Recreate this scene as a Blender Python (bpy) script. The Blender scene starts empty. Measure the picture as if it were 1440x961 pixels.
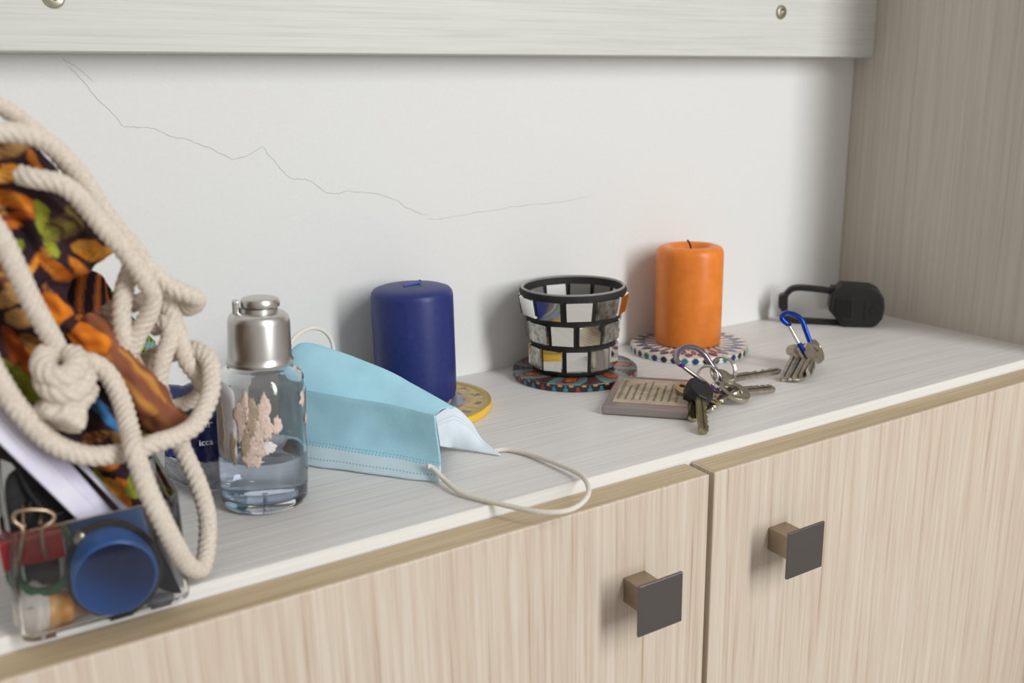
import bpy, bmesh, math, random
from math import sin, cos, pi, sqrt, atan2, exp
from mathutils import Vector, Matrix, noise
from mathutils.geometry import tessellate_polygon
random.seed(7)
scene = bpy.context.scene
COL = scene.collection

# ------------------------------------------------------------------ camera
C=(-0.71590,-0.58823,0.20066); RIGHT=(0.86013,-0.50960,-0.02204); UP=(0.14894,0.20961,0.96638); FWD=(0.48784,0.83449,-0.25619); LENS=31.7707
cam = bpy.data.cameras.new('camera')
cam.sensor_fit = 'HORIZONTAL'; cam.sensor_width = 36.0; cam.lens = LENS
cam.clip_start = 0.01; cam.clip_end = 50
cam.dof.use_dof = True; cam.dof.focus_distance = 0.56; cam.dof.aperture_fstop = 7.2
cam_o = bpy.data.objects.new('camera', cam); COL.objects.link(cam_o)
cam_o.matrix_world = Matrix(((RIGHT[0], UP[0], -FWD[0], C[0]), (RIGHT[1], UP[1], -FWD[1], C[1]),
                             (RIGHT[2], UP[2], -FWD[2], C[2]), (0, 0, 0, 1)))
scene.camera = cam_o

# ------------------------------------------------------------------ light
world = bpy.data.worlds.new('room_ambient'); scene.world = world; world.use_nodes = True
bgn = world.node_tree.nodes['Background']
bgn.inputs[0].default_value = (1.0, 0.95, 0.90, 1); bgn.inputs[1].default_value = 0.42

def area(name, loc, target, sx, sy, energy, color):
    l = bpy.data.lights.new(name, 'AREA'); l.shape = 'RECTANGLE'; l.size = sx; l.size_y = sy
    l.energy = energy; l.color = color
    o = bpy.data.objects.new(name, l); COL.objects.link(o); o.location = loc
    d = Vector(target) - Vector(loc); o.rotation_euler = d.to_track_quat('-Z', 'Y').to_euler()
    return o
area('window_daylight', (0.36, -2.50, 1.12), (-0.50, 0, 0.05), 0.40, 2.1, 58.0, (0.97, 0.99, 1.0))

vs = scene.view_settings
vs.view_transform = 'Standard'; vs.look = 'None'; vs.exposure = 0.0; vs.gamma = 1.0; vs.use_curve_mapping = False

# ------------------------------------------------------------------ helpers
def lin(c):
    return tuple(((v/255)/12.92 if v/255 <= 0.04045 else ((v/255+0.055)/1.055)**2.4) for v in c)
def rgb(r, g, b): return lin((r, g, b)) + (1.0,)

def thing(name, label, cat, loc=(0, 0, 0), group=None, kind=None):
    o = bpy.data.objects.new(name, None); COL.objects.link(o); o.location = loc
    o.empty_display_size = 0.01
    tag(o, label, cat, group, kind)
    return o
def tag(o, label=None, cat=None, group=None, kind=None):
    if label: o['label'] = label
    if cat: o['category'] = cat
    if group: o['group'] = group
    if kind: o['kind'] = kind
    return o
def origin(p):
    v = Vector((0, 0, 0))
    while p is not None:
        v += p.location; p = p.parent
    return v
def mk(name, verts, faces, mat, parent=None, smooth=False, local=False, cols=None, uvs=None, label=None):
    """one mesh object; verts are world coordinates unless local"""
    off = Vector((0, 0, 0)) if local else origin(parent)
    me = bpy.data.meshes.new(name)
    me.from_pydata([tuple(Vector(v) - off) for v in verts], [], faces)
    if cols:
        a = me.color_attributes.new('print', 'FLOAT_COLOR', 'POINT')
        flat = []
        for c in cols: flat += [c[0], c[1], c[2], 1.0]
        a.data.foreach_set('color', flat)
    if uvs:
        uvl = me.uv_layers.new(name='UVMap')
        for lp in me.loops: uvl.data[lp.index].uv = uvs[lp.vertex_index]
    me.validate(); 
    bm = bmesh.new(); bm.from_mesh(me); bmesh.ops.recalc_face_normals(bm, faces=bm.faces); bm.to_mesh(me); bm.free()
    if smooth: me.polygons.foreach_set('use_smooth', [True]*len(me.polygons))
    me.materials.append(mat)
    o = bpy.data.objects.new(name, me); COL.objects.link(o); o.parent = parent
    if label: o['label'] = label
    return o
def autosmooth(o, ang=40):
    me = o.data; me.polygons.foreach_set('use_smooth', [True]*len(me.polygons))
    bm = bmesh.new(); bm.from_mesh(me)
    for e in bm.edges:
        e.smooth = not (len(e.link_faces) == 2 and e.calc_face_angle(0) > math.radians(ang))
    bm.to_mesh(me); bm.free(); return o
def bevel(o, w, seg=2, ang=40):
    m = o.modifiers.new('bevel', 'BEVEL'); m.width = w; m.segments = seg; m.limit_method = 'ANGLE'; m.angle_limit = math.radians(ang)
    return o
def solid(o, t, offset=0):
    m = o.modifiers.new('thick', 'SOLIDIFY'); m.thickness = t; m.offset = offset; return o
def subd(o, n):
    m = o.modifiers.new('sub', 'SUBSURF'); m.levels = n; m.render_levels = n; return o

BOXF = [(0, 1, 2, 3), (7, 6, 5, 4), (0, 4, 5, 1), (1, 5, 6, 2), (2, 6, 7, 3), (3, 7, 4, 0)]
def boxv(x0, x1, y0, y1, z0, z1):
    return [(x0, y0, z0), (x1, y0, z0), (x1, y1, z0), (x0, y1, z0), (x0, y0, z1), (x1, y0, z1), (x1, y1, z1), (x0, y1, z1)]
def box(name, x0, x1, y0, y1, z0, z1, mat, parent=None, bev=0, **k):
    o = mk(name, boxv(x0, x1, y0, y1, z0, z1), BOXF, mat, parent, **k)
    if bev: bevel(o, bev)
    return o
def lathe_vf(prof, seg=64, closed=False, cx=0, cy=0, cz=0):
    """prof: list of (r, z); closed joins the last ring to the first"""
    V = []; F = []; n = len(prof)
    for (r, z) in prof:
        for k in range(seg):
            a = 2*pi*k/seg; V.append((cx + r*cos(a), cy + r*sin(a), cz + z))
    for i in range(n if closed else n-1):
        j = (i+1) % n
        for k in range(seg):
            l = (k+1) % seg; F.append((i*seg+k, i*seg+l, j*seg+l, j*seg+k))
    if not closed:
        F.append(tuple(range(seg))); F.append(tuple((n-1)*seg + k for k in range(seg)))
    return V, F
def lathe(name, prof, mat, parent=None, c=(0, 0, 0), seg=64, closed=False, ang=40, **k):
    V, F = lathe_vf(prof, seg, closed, *c)
    o = mk(name, V, F, mat, parent, **k); return autosmooth(o, ang)
def catmull(P, n=8, closed=False):
    P = [Vector(p) for p in P]; N = len(P); out = []
    rng = range(N) if closed else range(N-1)
    for i in rng:
        if closed: a, b, c, d = P[(i-1) % N], P[i], P[(i+1) % N], P[(i+2) % N]
        else: a, b, c, d = P[max(i-1, 0)], P[i], P[i+1], P[min(i+2, N-1)]
        for k in range(n):
            t = k/n
            out.append(0.5*((2*b) + (c-a)*t + (2*a-5*b+4*c-d)*t*t + (3*b-a-3*c+d)*t**3))
    if not closed: out.append(P[-1])
    return out
def resample(P, step):
    out = [P[0].copy()]; acc = 0.0
    for i in range(len(P)-1):
        a, b = P[i], P[i+1]; L = (b-a).length
        while acc + L >= step and L > 1e-12:
            t = (step-acc)/L; a = a.lerp(b, t); out.append(a.copy()); L = (b-a).length; acc = 0.0
        acc += L
    return out
def sweep_vf(P, R, seg=10, closed=False, shape=None, taper=None):
    """tube along P (Vectors). shape(theta, s) multiplies the radius"""
    n = len(P); V = []; F = []
    T = []
    for i in range(n):
        a = P[(i-1) % n] if (closed or i > 0) else P[0]; b = P[(i+1) % n] if (closed or i < n-1) else P[-1]
        T.append((b-a).normalized())
    up = Vector((0, 0, 1)) if abs(T[0].z) < 0.9 else Vector((1, 0, 0))
    N0 = (up - T[0]*up.dot(T[0])).normalized(); s = 0
    for i in range(n):
        if i > 0: s += (P[i]-P[i-1]).length
        N0 = (N0 - T[i]*N0.dot(T[i])).normalized(); B = T[i].cross(N0)
        rr = R*(taper(i/(n-1)) if taper else 1)
        for k in range(seg):
            a = 2*pi*k/seg; q = rr*(shape(a, s) if shape else 1)
            V.append(P[i] + N0*cos(a)*q + B*sin(a)*q)
    for i in range(n if closed else n-1):
        j = (i+1) % n
        for k in range(seg):
            l = (k+1) % seg; F.append((i*seg+k, i*seg+l, j*seg+l, j*seg+k))
    if not closed:
        F.append(tuple(range(seg))); F.append(tuple((n-1)*seg+k for k in range(seg)))
    return V, F
def tube(name, pts, R, mat, parent=None, seg=12, n=8, closed=False, raw=False, taper=None, **k):
    P = [Vector(p) for p in pts] if raw else catmull(pts, n, closed)
    V, F = sweep_vf(P, R, seg, closed, taper=taper)
    return mk(name, V, F, mat, parent, smooth=True, **k)
def frame(o, x, n):
    """matrix with local X along x and local Z along n"""
    x = Vector(x).normalized(); n = Vector(n); n = (n - x*n.dot(x)).normalized(); y = n.cross(x)
    o = Vector(o)
    return Matrix(((x.x, y.x, n.x, o.x), (x.y, y.y, n.y, o.y), (x.z, y.z, n.z, o.z), (0, 0, 0, 1)))
def plate_vf(outer, holes, t):
    loops = [[Vector((a, b, 0)) for a, b in outer]] + [[Vector((a, b, 0)) for a, b in h] for h in holes]
    tris = tessellate_polygon(loops); flat = [v for l in loops for v in l]; n = len(flat)
    V = [(v.x, v.y, -t/2) for v in flat] + [(v.x, v.y, t/2) for v in flat]
    F = [tuple(reversed(f)) for f in tris] + [tuple(i+n for i in f) for f in tris]
    b = 0
    for l in loops:
        m = len(l)
        for i in range(m):
            j = (i+1) % m; F.append((b+i, b+j, n+b+j, n+b+i))
        b += m
    return V, F
def plate(name, outer, holes, t, M, mat, parent, bev=0.0002, **k):
    V, F = plate_vf(outer, holes, t)
    o = mk(name, [M @ Vector(v) for v in V], F, mat, parent, **k)
    if bev: bevel(o, bev, 1)
    return o
def circle(r, n=24, cx=0, cy=0, ry=None): return [(cx + r*cos(2*pi*k/n), cy + (ry or r)*sin(2*pi*k/n)) for k in range(n)]
def grid_vf(rows):
    V = [v for r in rows for v in r]; m = len(rows[0]); F = []
    for i in range(len(rows)-1):
        for j in range(m-1): F.append((i*m+j, i*m+j+1, (i+1)*m+j+1, (i+1)*m+j))
    return V, F
def cgrid(rows, nu=8, nv=8):
    """smooth a control grid: catmull along each row then across"""
    R1 = [catmull(r, nu) for r in rows]
    cols = [catmull([r[j] for r in R1], nv) for j in range(len(R1[0]))]
    return [[cols[j][i] for j in range(len(cols))] for i in range(len(cols[0]))]

# ------------------------------------------------------------------ materials
def mat(name, col=(200, 200, 200), rough=0.5, metal=0.0, spec=0.5, **k):
    m = bpy.data.materials.new(name); m.use_nodes = True
    b = m.node_tree.nodes['Principled BSDF']
    b.inputs['Base Color'].default_value = rgb(*col); b.inputs['Roughness'].default_value = rough
    b.inputs['Metallic'].default_value = metal; b.inputs['Specular IOR Level'].default_value = spec
    for a, v in k.items(): b.inputs[a.replace('_', ' ')].default_value = v
    return m
def nd(m, t, **k):
    n = m.node_tree.nodes.new(t)
    for a, v in k.items(): setattr(n, a, v)
    return n
def ln(m, a, ao, b, bi): m.node_tree.links.new(a.outputs[ao], b.inputs[bi])
def bsdf(m): return m.node_tree.nodes['Principled BSDF']
def coords(m, scale, rot=(0, 0, 0)):
    t = nd(m, 'ShaderNodeNewGeometry'); mp = nd(m, 'ShaderNodeMapping')
    mp.inputs['Scale'].default_value = scale; mp.inputs['Rotation'].default_value = rot
    ln(m, t, 'Position', mp, 'Vector'); return mp
def ramp(m, stops):
    r = nd(m, 'ShaderNodeValToRGB'); e = r.color_ramp.elements
    while len(e) < len(stops): e.new(0.5)
    for i, (p, c) in enumerate(stops): e[i].position = p; e[i].color = rgb(*c)
    return r
def add_bump(m, src, out, strength=0.2, dist=0.001):
    b = nd(m, 'ShaderNodeBump'); b.inputs['Strength'].default_value = strength; b.inputs['Distance'].default_value = dist
    ln(m, src, out, b, 'Height'); ln(m, b, 'Normal', bsdf(m), 'Normal')
def wood(name, scale, stops, rough=0.45, bump=0.15, fine=3.0, spec=0.4, dist=0.6):
    """laminate grain: noise stretched along the board, plus a finer layer"""
    m = mat(name, rough=rough, spec=spec)
    mp = coords(m, scale)
    n1 = nd(m, 'ShaderNodeTexNoise'); n1.inputs['Scale'].default_value = 1.0; n1.inputs['Detail'].default_value = 5; n1.inputs['Roughness'].default_value = 0.65
    n1.inputs['Distortion'].default_value = dist
    ln(m, mp, 'Vector', n1, 'Vector')
    mp2 = coords(m, tuple(s*fine for s in scale)); n2 = nd(m, 'ShaderNodeTexNoise'); n2.inputs['Scale'].default_value = 1.0; n2.inputs['Detail'].default_value = 3
    ln(m, mp2, 'Vector', n2, 'Vector')
    mx = nd(m, 'ShaderNodeMix', data_type='FLOAT'); mx.inputs[0].default_value = 0.4
    ln(m, n1, 'Fac', mx, 2); ln(m, n2, 'Fac', mx, 3)
    r = ramp(m, stops); ln(m, mx, 0, r, 'Fac'); ln(m, r, 'Color', bsdf(m), 'Base Color')
    if bump: add_bump(m, mx, 0, bump, 0.0004)
    return m
def noisy(name, c1, c2, scale, rough=0.5, bump=0.0, bdist=0.0005, **k):
    m = mat(name, rough=rough, **k)
    mp = coords(m, (1, 1, 1)); n = nd(m, 'ShaderNodeTexNoise'); n.inputs['Scale'].default_value = scale; n.inputs['Detail'].default_value = 4
    ln(m, mp, 'Vector', n, 'Vector'); r = ramp(m, [(0.3, c1), (0.7, c2)]); ln(m, n, 'Fac', r, 'Fac'); ln(m, r, 'Color', bsdf(m), 'Base Color')
    if bump: add_bump(m, n, 'Fac', bump, bdist)
    return m
def printed(name, rough=0.5, spec=0.4, weave=0):
    m = mat(name, rough=rough, spec=spec); a = nd(m, 'ShaderNodeAttribute', attribute_name='print')
    ln(m, a, 'Color', bsdf(m), 'Base Color')
    if weave:
        mp = coords(m, (1, 1, 1)); n = nd(m, 'ShaderNodeTexNoise'); n.inputs['Scale'].default_value = weave; n.inputs['Detail'].default_value = 2
        ln(m, mp, 'Vector', n, 'Vector'); add_bump(m, n, 'Fac', 0.5, 0.0004)
    return m
def clear(name, col=(255, 255, 255), ior=1.45, rough=0.0):
    m = mat(name, col, rough); bsdf(m).inputs['Transmission Weight'].default_value = 1.0; bsdf(m).inputs['IOR'].default_value = ior
    return m

M_wall = noisy('white_plaster', (224, 224, 222), (227, 227, 225), 420, 0.85, 0.22, 0.0004)
M_crack = mat('crack_line', (182, 180, 172), 0.9)
M_top = wood('worktop_laminate', (5, 420, 5), [(0.28, (192, 188, 184)), (0.5, (220, 217, 214)), (0.72, (234, 232, 229))], 0.42, 0.1)
M_edge = wood('worktop_edge_laminate', (5, 5, 600), [(0.3, (222, 221, 217)), (0.7, (240, 239, 235))], 0.45, 0.05)
M_rail = wood('rail_laminate', (6, 300, 330), [(0.3, (194, 194, 188)), (0.5, (209, 209, 203)), (0.7, (218, 218, 213))], 0.5, 0.1)
M_panel = wood('panel_laminate', (300, 190, 3), [(0.3, (178, 170, 158)), (0.5, (195, 188, 177)), (0.7, (208, 202, 192))], 0.5, 0.1)
M_door = wood('door_laminate', (230, 230, 5.5), [(0.28, (168, 140, 116)), (0.40, (200, 181, 161)), (0.56, (213, 199, 182)), (0.75, (223, 212, 199))], 0.5, 0.12, fine=2.2)
M_dedge = wood('door_top_grain', (7, 330, 330), [(0.3, (168, 146, 114)), (0.5, (190, 169, 136)), (0.7, (206, 187, 156))], 0.5, 0.1)
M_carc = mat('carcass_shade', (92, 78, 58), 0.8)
M_steel = mat('screw_steel', (190, 185, 165), 0.3, 1.0)
M_knob = mat('brushed_nickel', (170, 158, 140), 0.42, 1.0)
M_knobp = mat('brushed_gunmetal', (124, 118, 116), 0.4, 1.0)
for m_ in (M_knob, M_knobp):
    mp = coords(m_, (60, 60, 3000)); n_ = nd(m_, 'ShaderNodeTexNoise'); n_.inputs['Scale'].default_value = 1; ln(m_, mp, 'Vector', n_, 'Vector'); add_bump(m_, n_, 'Fac', 0.08, 0.0002)
M_rope = noisy('cotton_cord', (198, 185, 170), (227, 217, 203), 900, 0.95, 0.6, 0.0006, spec=0.1)
M_bag = printed('floral_cotton', 0.9, 0.1, 1500)
M_acr = clear('clear_acrylic', (250, 252, 252), 1.49)

# ------------------------------------------------------------------ the setting
YW = 0.0
wall = mk('wall_back', boxv(-2.2, 0.3, 0.0, 0.1, -0.9, 1.6), BOXF, M_wall); tag(wall, 'white plaster back wall with a hairline crack', kind='structure')
def ribbon(name, pts, w, mat, parent, y=-0.0001):
    P = [Vector(p) for p in pts]; V = []; F = []
    for i, p in enumerate(P):
        d = (P[min(i+1, len(P)-1)] - P[max(i-1, 0)]); n = Vector((-d.z, 0, d.x)).normalized()
        ww = w*(0.6 + 0.5*random.random())*min(1, 0.25 + i/3, 0.25 + (len(P)-1-i)/4)
        for s in (-1, 1): V.append((p.x + n.x*ww*s/2, y, p.z + n.z*ww*s/2))
    F = [(2*i, 2*i+1, 2*i+3, 2*i+2) for i in range(len(P)-1)]
    return mk(name, V, F, mat, parent)
def jag(pts, n=4, a=0.0004):
    out = []
    P = [Vector(p) for p in pts]
    for i in range(len(P)-1):
        for k in range(n):
            q = P[i].lerp(P[i+1], k/n); out.append(q + Vector((random.uniform(-a, a), 0, random.uniform(-a, a))))
    return out + [P[-1]]
cr1 = [(-0.66201,0.00000,0.23127),(-0.66014,0.00000,0.22898),(-0.65610,0.00000,0.22629),(-0.65078,0.00000,0.22161),(-0.64690,0.00000,0.21688)]
cr2 = [(-0.65909,0.00000,0.22590),(-0.65657,0.00000,0.22280),(-0.65150,0.00000,0.21614),(-0.64787,0.00000,0.20939),(-0.64146,0.00000,0.20289),(-0.63755,0.00000,0.19715),(-0.63471,0.00000,0.19178),(-0.63000,0.00000,0.19163),(-0.62615,0.00000,0.19069),(-0.61696,0.00000,0.19039),(-0.60967,0.00000,0.18638),(-0.60497,0.00000,0.18410),(-0.59920,0.00000,0.18346),(-0.59280,0.00000,0.18022),(-0.58421,0.00000,0.17641),(-0.57224,-0.00000,0.16930),(-0.56355,0.00000,0.17153),(-0.55313,0.00000,0.17637),(-0.54781,0.00000,0.16943),(-0.54205,0.00000,0.16100),(-0.53597,0.00000,0.15517),(-0.52693,0.00000,0.15462),(-0.52134,0.00000,0.15196),(-0.51405,0.00000,0.14493),(-0.50467,0.00000,0.14382),(-0.49750,0.00000,0.14524),(-0.49250,0.00000,0.14395),(-0.47708,0.00000,0.14193),(-0.46152,0.00000,0.13545),(-0.45638,0.00000,0.13060),(-0.44620,0.00000,0.12581),(-0.43792,0.00000,0.12413)]
cr3 = [(-0.44142,0.00000,0.12138),(-0.43244,0.00000,0.12063),(-0.42271,0.00000,0.12086),(-0.40338,0.00000,0.12240),(-0.37926,0.00000,0.12314),(-0.37058,0.00000,0.12459),(-0.35044,0.00000,0.12468),(-0.32773,0.00000,0.12463),(-0.31105,0.00000,0.12617),(-0.29400,0.00000,0.12775)]
for i, (c, w) in enumerate(((cr1, .00036), (cr2, .00036), (cr3, .00032))):
    ribbon('crack', jag(c), w, M_crack, wall)
pan = box('wall_right', 0.0, 0.019, -0.31, 0.0, -0.9, 1.2, M_panel, None, 0.0008); tag(pan, 'grey-white wood-grain side panel closing the niche', kind='structure')

# wall rail with screws
ZB = 0.2326; TB = 0.0204
rail = thing('wall_rail', 'long white wood-grain board screwed flat to the wall above the shelf', 'board', (-0.4, -TB/2, ZB))
box('board', -1.4, 0.0, -TB, 0.0, ZB, ZB+0.14, M_rail, rail, 0.0007)
def screw(p, parent):
    V, F = lathe_vf([(0.0056, 0), (0.0056, 0.0008), (0.0048, 0.0018), (0.0030, 0.0022), (0.0022, 0.0022), (0.0014, 0.0008)], 28)
    Mx = Matrix.Translation(p) @ Matrix.Rotation(pi/2, 4, 'X')
    o = mk('screw', [Mx @ Vector(v) for v in V], F, M_steel, parent, label='round steel screw head'); autosmooth(o, 35)
for q in [(-0.11917,-0.02040,0.26774),(-0.66358,-0.02040,0.26040)]: screw(Vector(q), rail)

# worktop and cabinet
DF = 0.2111; YD = 0.2317; ZD = -0.0071
wt = thing('worktop', 'long grey-white laminate shelf top with pale streaked grain', 'shelf', (-0.5, -DF/2, 0))
box('board', -1.4, 0.0, -DF+0.0006, 0.0, -0.018, 0.0, M_top, wt, 0)
box('front_edge', -1.4, 0.0, -DF, -DF+0.0006, -0.018, -0.0001, M_edge, wt, 0, label='bright white front edge strip')
cab = thing('cabinet', 'low cabinet with two pale wood-grain doors and square metal knobs', 'cabinet', (-0.5, -DF/2, -0.75))
box('carcass', -1.2, -0.0005, -DF+0.001, -0.001, -0.75, -0.0185, M_carc, cab)
XG0, XG1 = -0.3791, -0.3752
def door(x0, x1, kx, lab):
    d = box('door', x0, x1, -YD, -YD+0.0195, -0.74, ZD, M_door, cab, 0.0008, label=lab)
    # darker, browner grain strip along the top of the door
    box('top_strip', x0+0.0012, x1-0.0012, -YD+0.0013, -YD+0.0192, ZD, ZD+0.0002, M_dedge, d)
    s = 0.030; zk = -0.0761
    kn = box('knob_stem', kx+s/2-.0074, kx+s/2+.0074, -0.2532, -YD, zk+s/2-.0074, zk+s/2+.0074, M_knob, d, 0.0003, label='square nickel stem')
    box('knob_plate', kx, kx+s, -0.2549, -0.2532, zk, zk+s, M_knobp, d, 0.0004, label='square brushed gunmetal face')
    return d
xm = (XG0+XG1)/2
door(-0.83, XG0, xm-0.0403-0.03, 'pale wood-grain door left of the gap')
door(XG1, -0.001, xm+0.0403, 'pale wood-grain door right of the gap')

# ------------------------------------------------------------------ coasters (printed discs)
def mixc(a, b, t): t = max(0, min(1, t)); return tuple(a[i]*(1-t)+b[i]*t for i in range(3))
def disc(name, c, R, h, paint, side, m, label, lip=0.0):
    na, nr = 288, 48
    prof = []                                  # (r, z, kind)
    for i in range(nr): prof.append((R*0.985*i/(nr-1) if i else R*0.004, h - (lip if i/(nr-1) < 0.93 else 0), 't'))
    prof += [(R*0.996, h-0.0004, 't')] + [(R, h-0.0009-(h-0.0018)*k/9, 's') for k in range(10)] + [(R*0.995, 0.0003, 's'), (R*0.985, 0, 's')]
    V, F = lathe_vf([(r, z) for r, z, k in prof], na, False, *c)
    cols = []
    for r, z, k in prof:
        for j in range(na):
            a = 2*pi*j/na
            cols.append(lin(paint(r/R, a) if k == 't' else side(z/h, a)))
    o = mk(name, V, F, m, None, cols=cols); autosmooth(o, 40)
    tag(o, label, 'coaster', 'printed round coasters'); return o
M_print = printed('glazed_print', 0.25, 0.5)
def paint_o(r, a):
    n = 26; k = (a/(2*pi)*n) % 1 - 0.5; kk = int(a/(2*pi)*n)
    base = (228, 222, 210)
    def pet(k, c0, hw, l, off=0): 
        t = (r-c0)/l; return abs(t) < 1 and abs(k+off) < hw*(1-t*t)
    k2 = ((a/(2*pi)*n)+0.5) % 1 - 0.5
    cs = [(58, 52, 110), (90, 78, 140), (70, 92, 140)]
    if pet(k, 0.84, 0.33, 0.13): return cs[kk % 3] if pet(k, 0.84, 0.2, 0.10) else (60, 45, 60)
    if pet(k2, 0.68, 0.26, 0.17): return (120, 110, 150) if pet(k2, 0.68, 0.13, 0.13) else (82, 66, 92)
    if 0.36 < r < 0.40: return (120, 70, 70)
    if pet(k, 0.48, 0.3, 0.08): return (120, 60, 50)
    if r > 0.955: return (205, 196, 180)
    if r < 0.36: return (200, 150, 110)
    return base
def side_o(t, a):
    n = 36; k = abs((a/(2*pi)*n) % 1 - 0.5); kk = int(a/(2*pi)*n)
    if k < 0.42*(1-abs(t-0.45)/0.6):
        return [(30, 28, 40), (28, 28, 36), (34, 120, 118), (30, 60, 110)][kk % 4] if (0.25 < a < 6) else (30, 30, 40)
    return (232, 230, 222)
def paint_m(r, a):
    n = 7; ka = (a/(2*pi)*n) % 1 - 0.5
    x = ka; 
    e = ((x*0.9+0.35*(r-0.72))/0.16)**2 + ((r-0.72)/0.22)**2
    if e < 0.55: return (150, 74, 44) if (sin(r*90)*sin(a*60) < 0.35) else (190, 130, 60)
    if e < 1.0: return (98, 50, 42)
    e2 = ((x*0.9+0.35*(r-0.72))/0.25)**2 + ((r-0.72)/0.30)**2
    if e2 < 1.1: return (112, 104, 108)
    if e2 < 1.9: return (84, 138, 132)
    if r > 0.93: return (70, 48, 52)
    return (46, 40, 58) if sin(r*70) > -0.2 else (120, 60, 46)
def side_m(t, a):
    n = 34; k = (a/(2*pi)*n) % 1 - 0.5; kk = int(a/(2*pi)*n)
    if abs(k) < 0.42*(1-t) and t < 0.9: return [(64, 140, 136), (150, 60, 52), (66, 130, 130)][kk % 3] if abs(k) < 0.30*(0.85-t) else (30, 30, 46)
    if t > 0.62 and abs(((a/(2*pi)*n)+0.5) % 1 - 0.5) < 0.16: return (196, 146, 70)
    return (44, 38, 56)
def paint_y(r, a):
    g = noise.noise((r*9*cos(a), r*9*sin(a), 3.1))
    if 0.40 < r < 0.425: return (215, 210, 200)
    if r < 0.40: return (128, 118, 112) if r > 0.3 else (120, 60, 60)
    if r < 0.50: return (150, 145, 130) if sin(r*160) > 0 else (110, 115, 120)
    n = 14; k = abs((a/(2*pi)*n) % 1 - 0.5)
    if r < 0.58: return (132, 150, 158)
    if r < 0.70 and k < 0.36*(1-(r-0.58)/0.12): return (138, 150, 156)
    if r < 0.63: return (160, 96, 72)
    if 0.74 < r < 0.86 and k < 0.16 and g > -0.1: return (120, 84, 60)
    if r < 0.9: return (196, 166, 84) if g < 0.18 else (176, 142, 70)
    return (178, 150, 62)
def side_y(t, a): return (232, 184, 52)
OC = (-0.2265, -0.0400); MC = (-0.3432, -0.0442); BC = (-0.4715, -0.0375); YC = (-0.4755, -0.0515)
CH = 0.006
disc('round_coaster', (OC[0], OC[1], 0), 0.0478, 0.0058, paint_o, side_o, M_print, 'white and purple mosaic print round coaster under the orange candle')
disc('round_coaster', (MC[0], MC[1], 0), 0.0470, 0.0060, paint_m, side_m, M_print, 'dark red and teal paisley print coaster under the mirrored holder')
disc('round_coaster', (YC[0], YC[1], 0), 0.0485, 0.0056, paint_y, side_y, M_print, 'yellow round coaster with grey ring print under the blue candle', lip=0.0007)

# ------------------------------------------------------------------ candles
M_blue = noisy('navy_wax', (34, 44, 104), (40, 52, 116), 300, 0.42, 0.05, spec=0.4)
bsdf(M_blue).inputs['Subsurface Weight'].default_value = 0.15; bsdf(M_blue).inputs['Subsurface Radius'].default_value = (0.002, 0.002, 0.004); bsdf(M_blue).inputs['Subsurface Scale'].default_value = 1
M_or = noisy('orange_wax', (224, 126, 40), (233, 137, 50), 120, 0.38, 0.04, spec=0.45)
bsdf(M_or).inputs['Subsurface Weight'].default_value = 0.5; bsdf(M_or).inputs['Subsurface Radius'].default_value = (0.012, 0.005, 0.0015); bsdf(M_or).inputs['Subsurface Scale'].default_value = 1
M_wick = mat('burnt_wick', (28, 26, 30), 0.9); M_wickb = mat('blue_wick', (70, 96, 160), 0.8)
zc = 0.0049
bc = thing('pillar_candle', 'unlit navy blue pillar candle with an unburnt domed top', 'candle', (BC[0], BC[1], zc))
lathe('wax', [(0.0245, 0), (0.0268, 0.0006), (0.0276, 0.004), (0.0278, 0.02), (0.0279, 0.071), (0.0273, 0.0737), (0.0258, 0.0756), (0.022, 0.0770), (0.014, 0.0778), (0.004, 0.0781)], M_blue, bc, (BC[0], BC[1], zc), 96)
tube('wick', [(BC[0]-0.006, BC[1]-0.001, zc+0.0783), (BC[0], BC[1], zc+0.0787), (BC[0]+0.006, BC[1]+0.001, zc+0.0790), (BC[0]+0.0072, BC[1]+0.001, zc+0.0806)], 0.0009, M_wickb, bc, label='pale blue bent wick')
zo = 0.0058; ocx, ocy = -0.2257, -0.0377
oc = thing('pillar_candle', 'burnt orange pillar candle with a hollow melted top', 'candle', (ocx, ocy, zo))
lathe('wax', [(0.0235, 0), (0.0258, 0.0006), (0.0266, 0.003), (0.0268, 0.01), (0.0268, 0.0735), (0.0262, 0.0768), (0.0246, 0.0790), (0.0215, 0.0802), (0.0185, 0.0803), (0.0165, 0.0797), (0.0150, 0.0775), (0.0135, 0.0755), (0.008, 0.0745), (0.001, 0.0742)], M_or, oc, (ocx, ocy, zo), 96)
tube('wick', [(ocx, ocy, zo+0.0735), (ocx+0.0006, ocy, zo+0.078), (ocx-0.0004, ocy, zo+0.081), (ocx-0.0016, ocy, zo+0.083), (ocx-0.0032, ocy, zo+0.0845)], 0.0007, M_wick, oc, label='short charred black wick')

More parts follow.
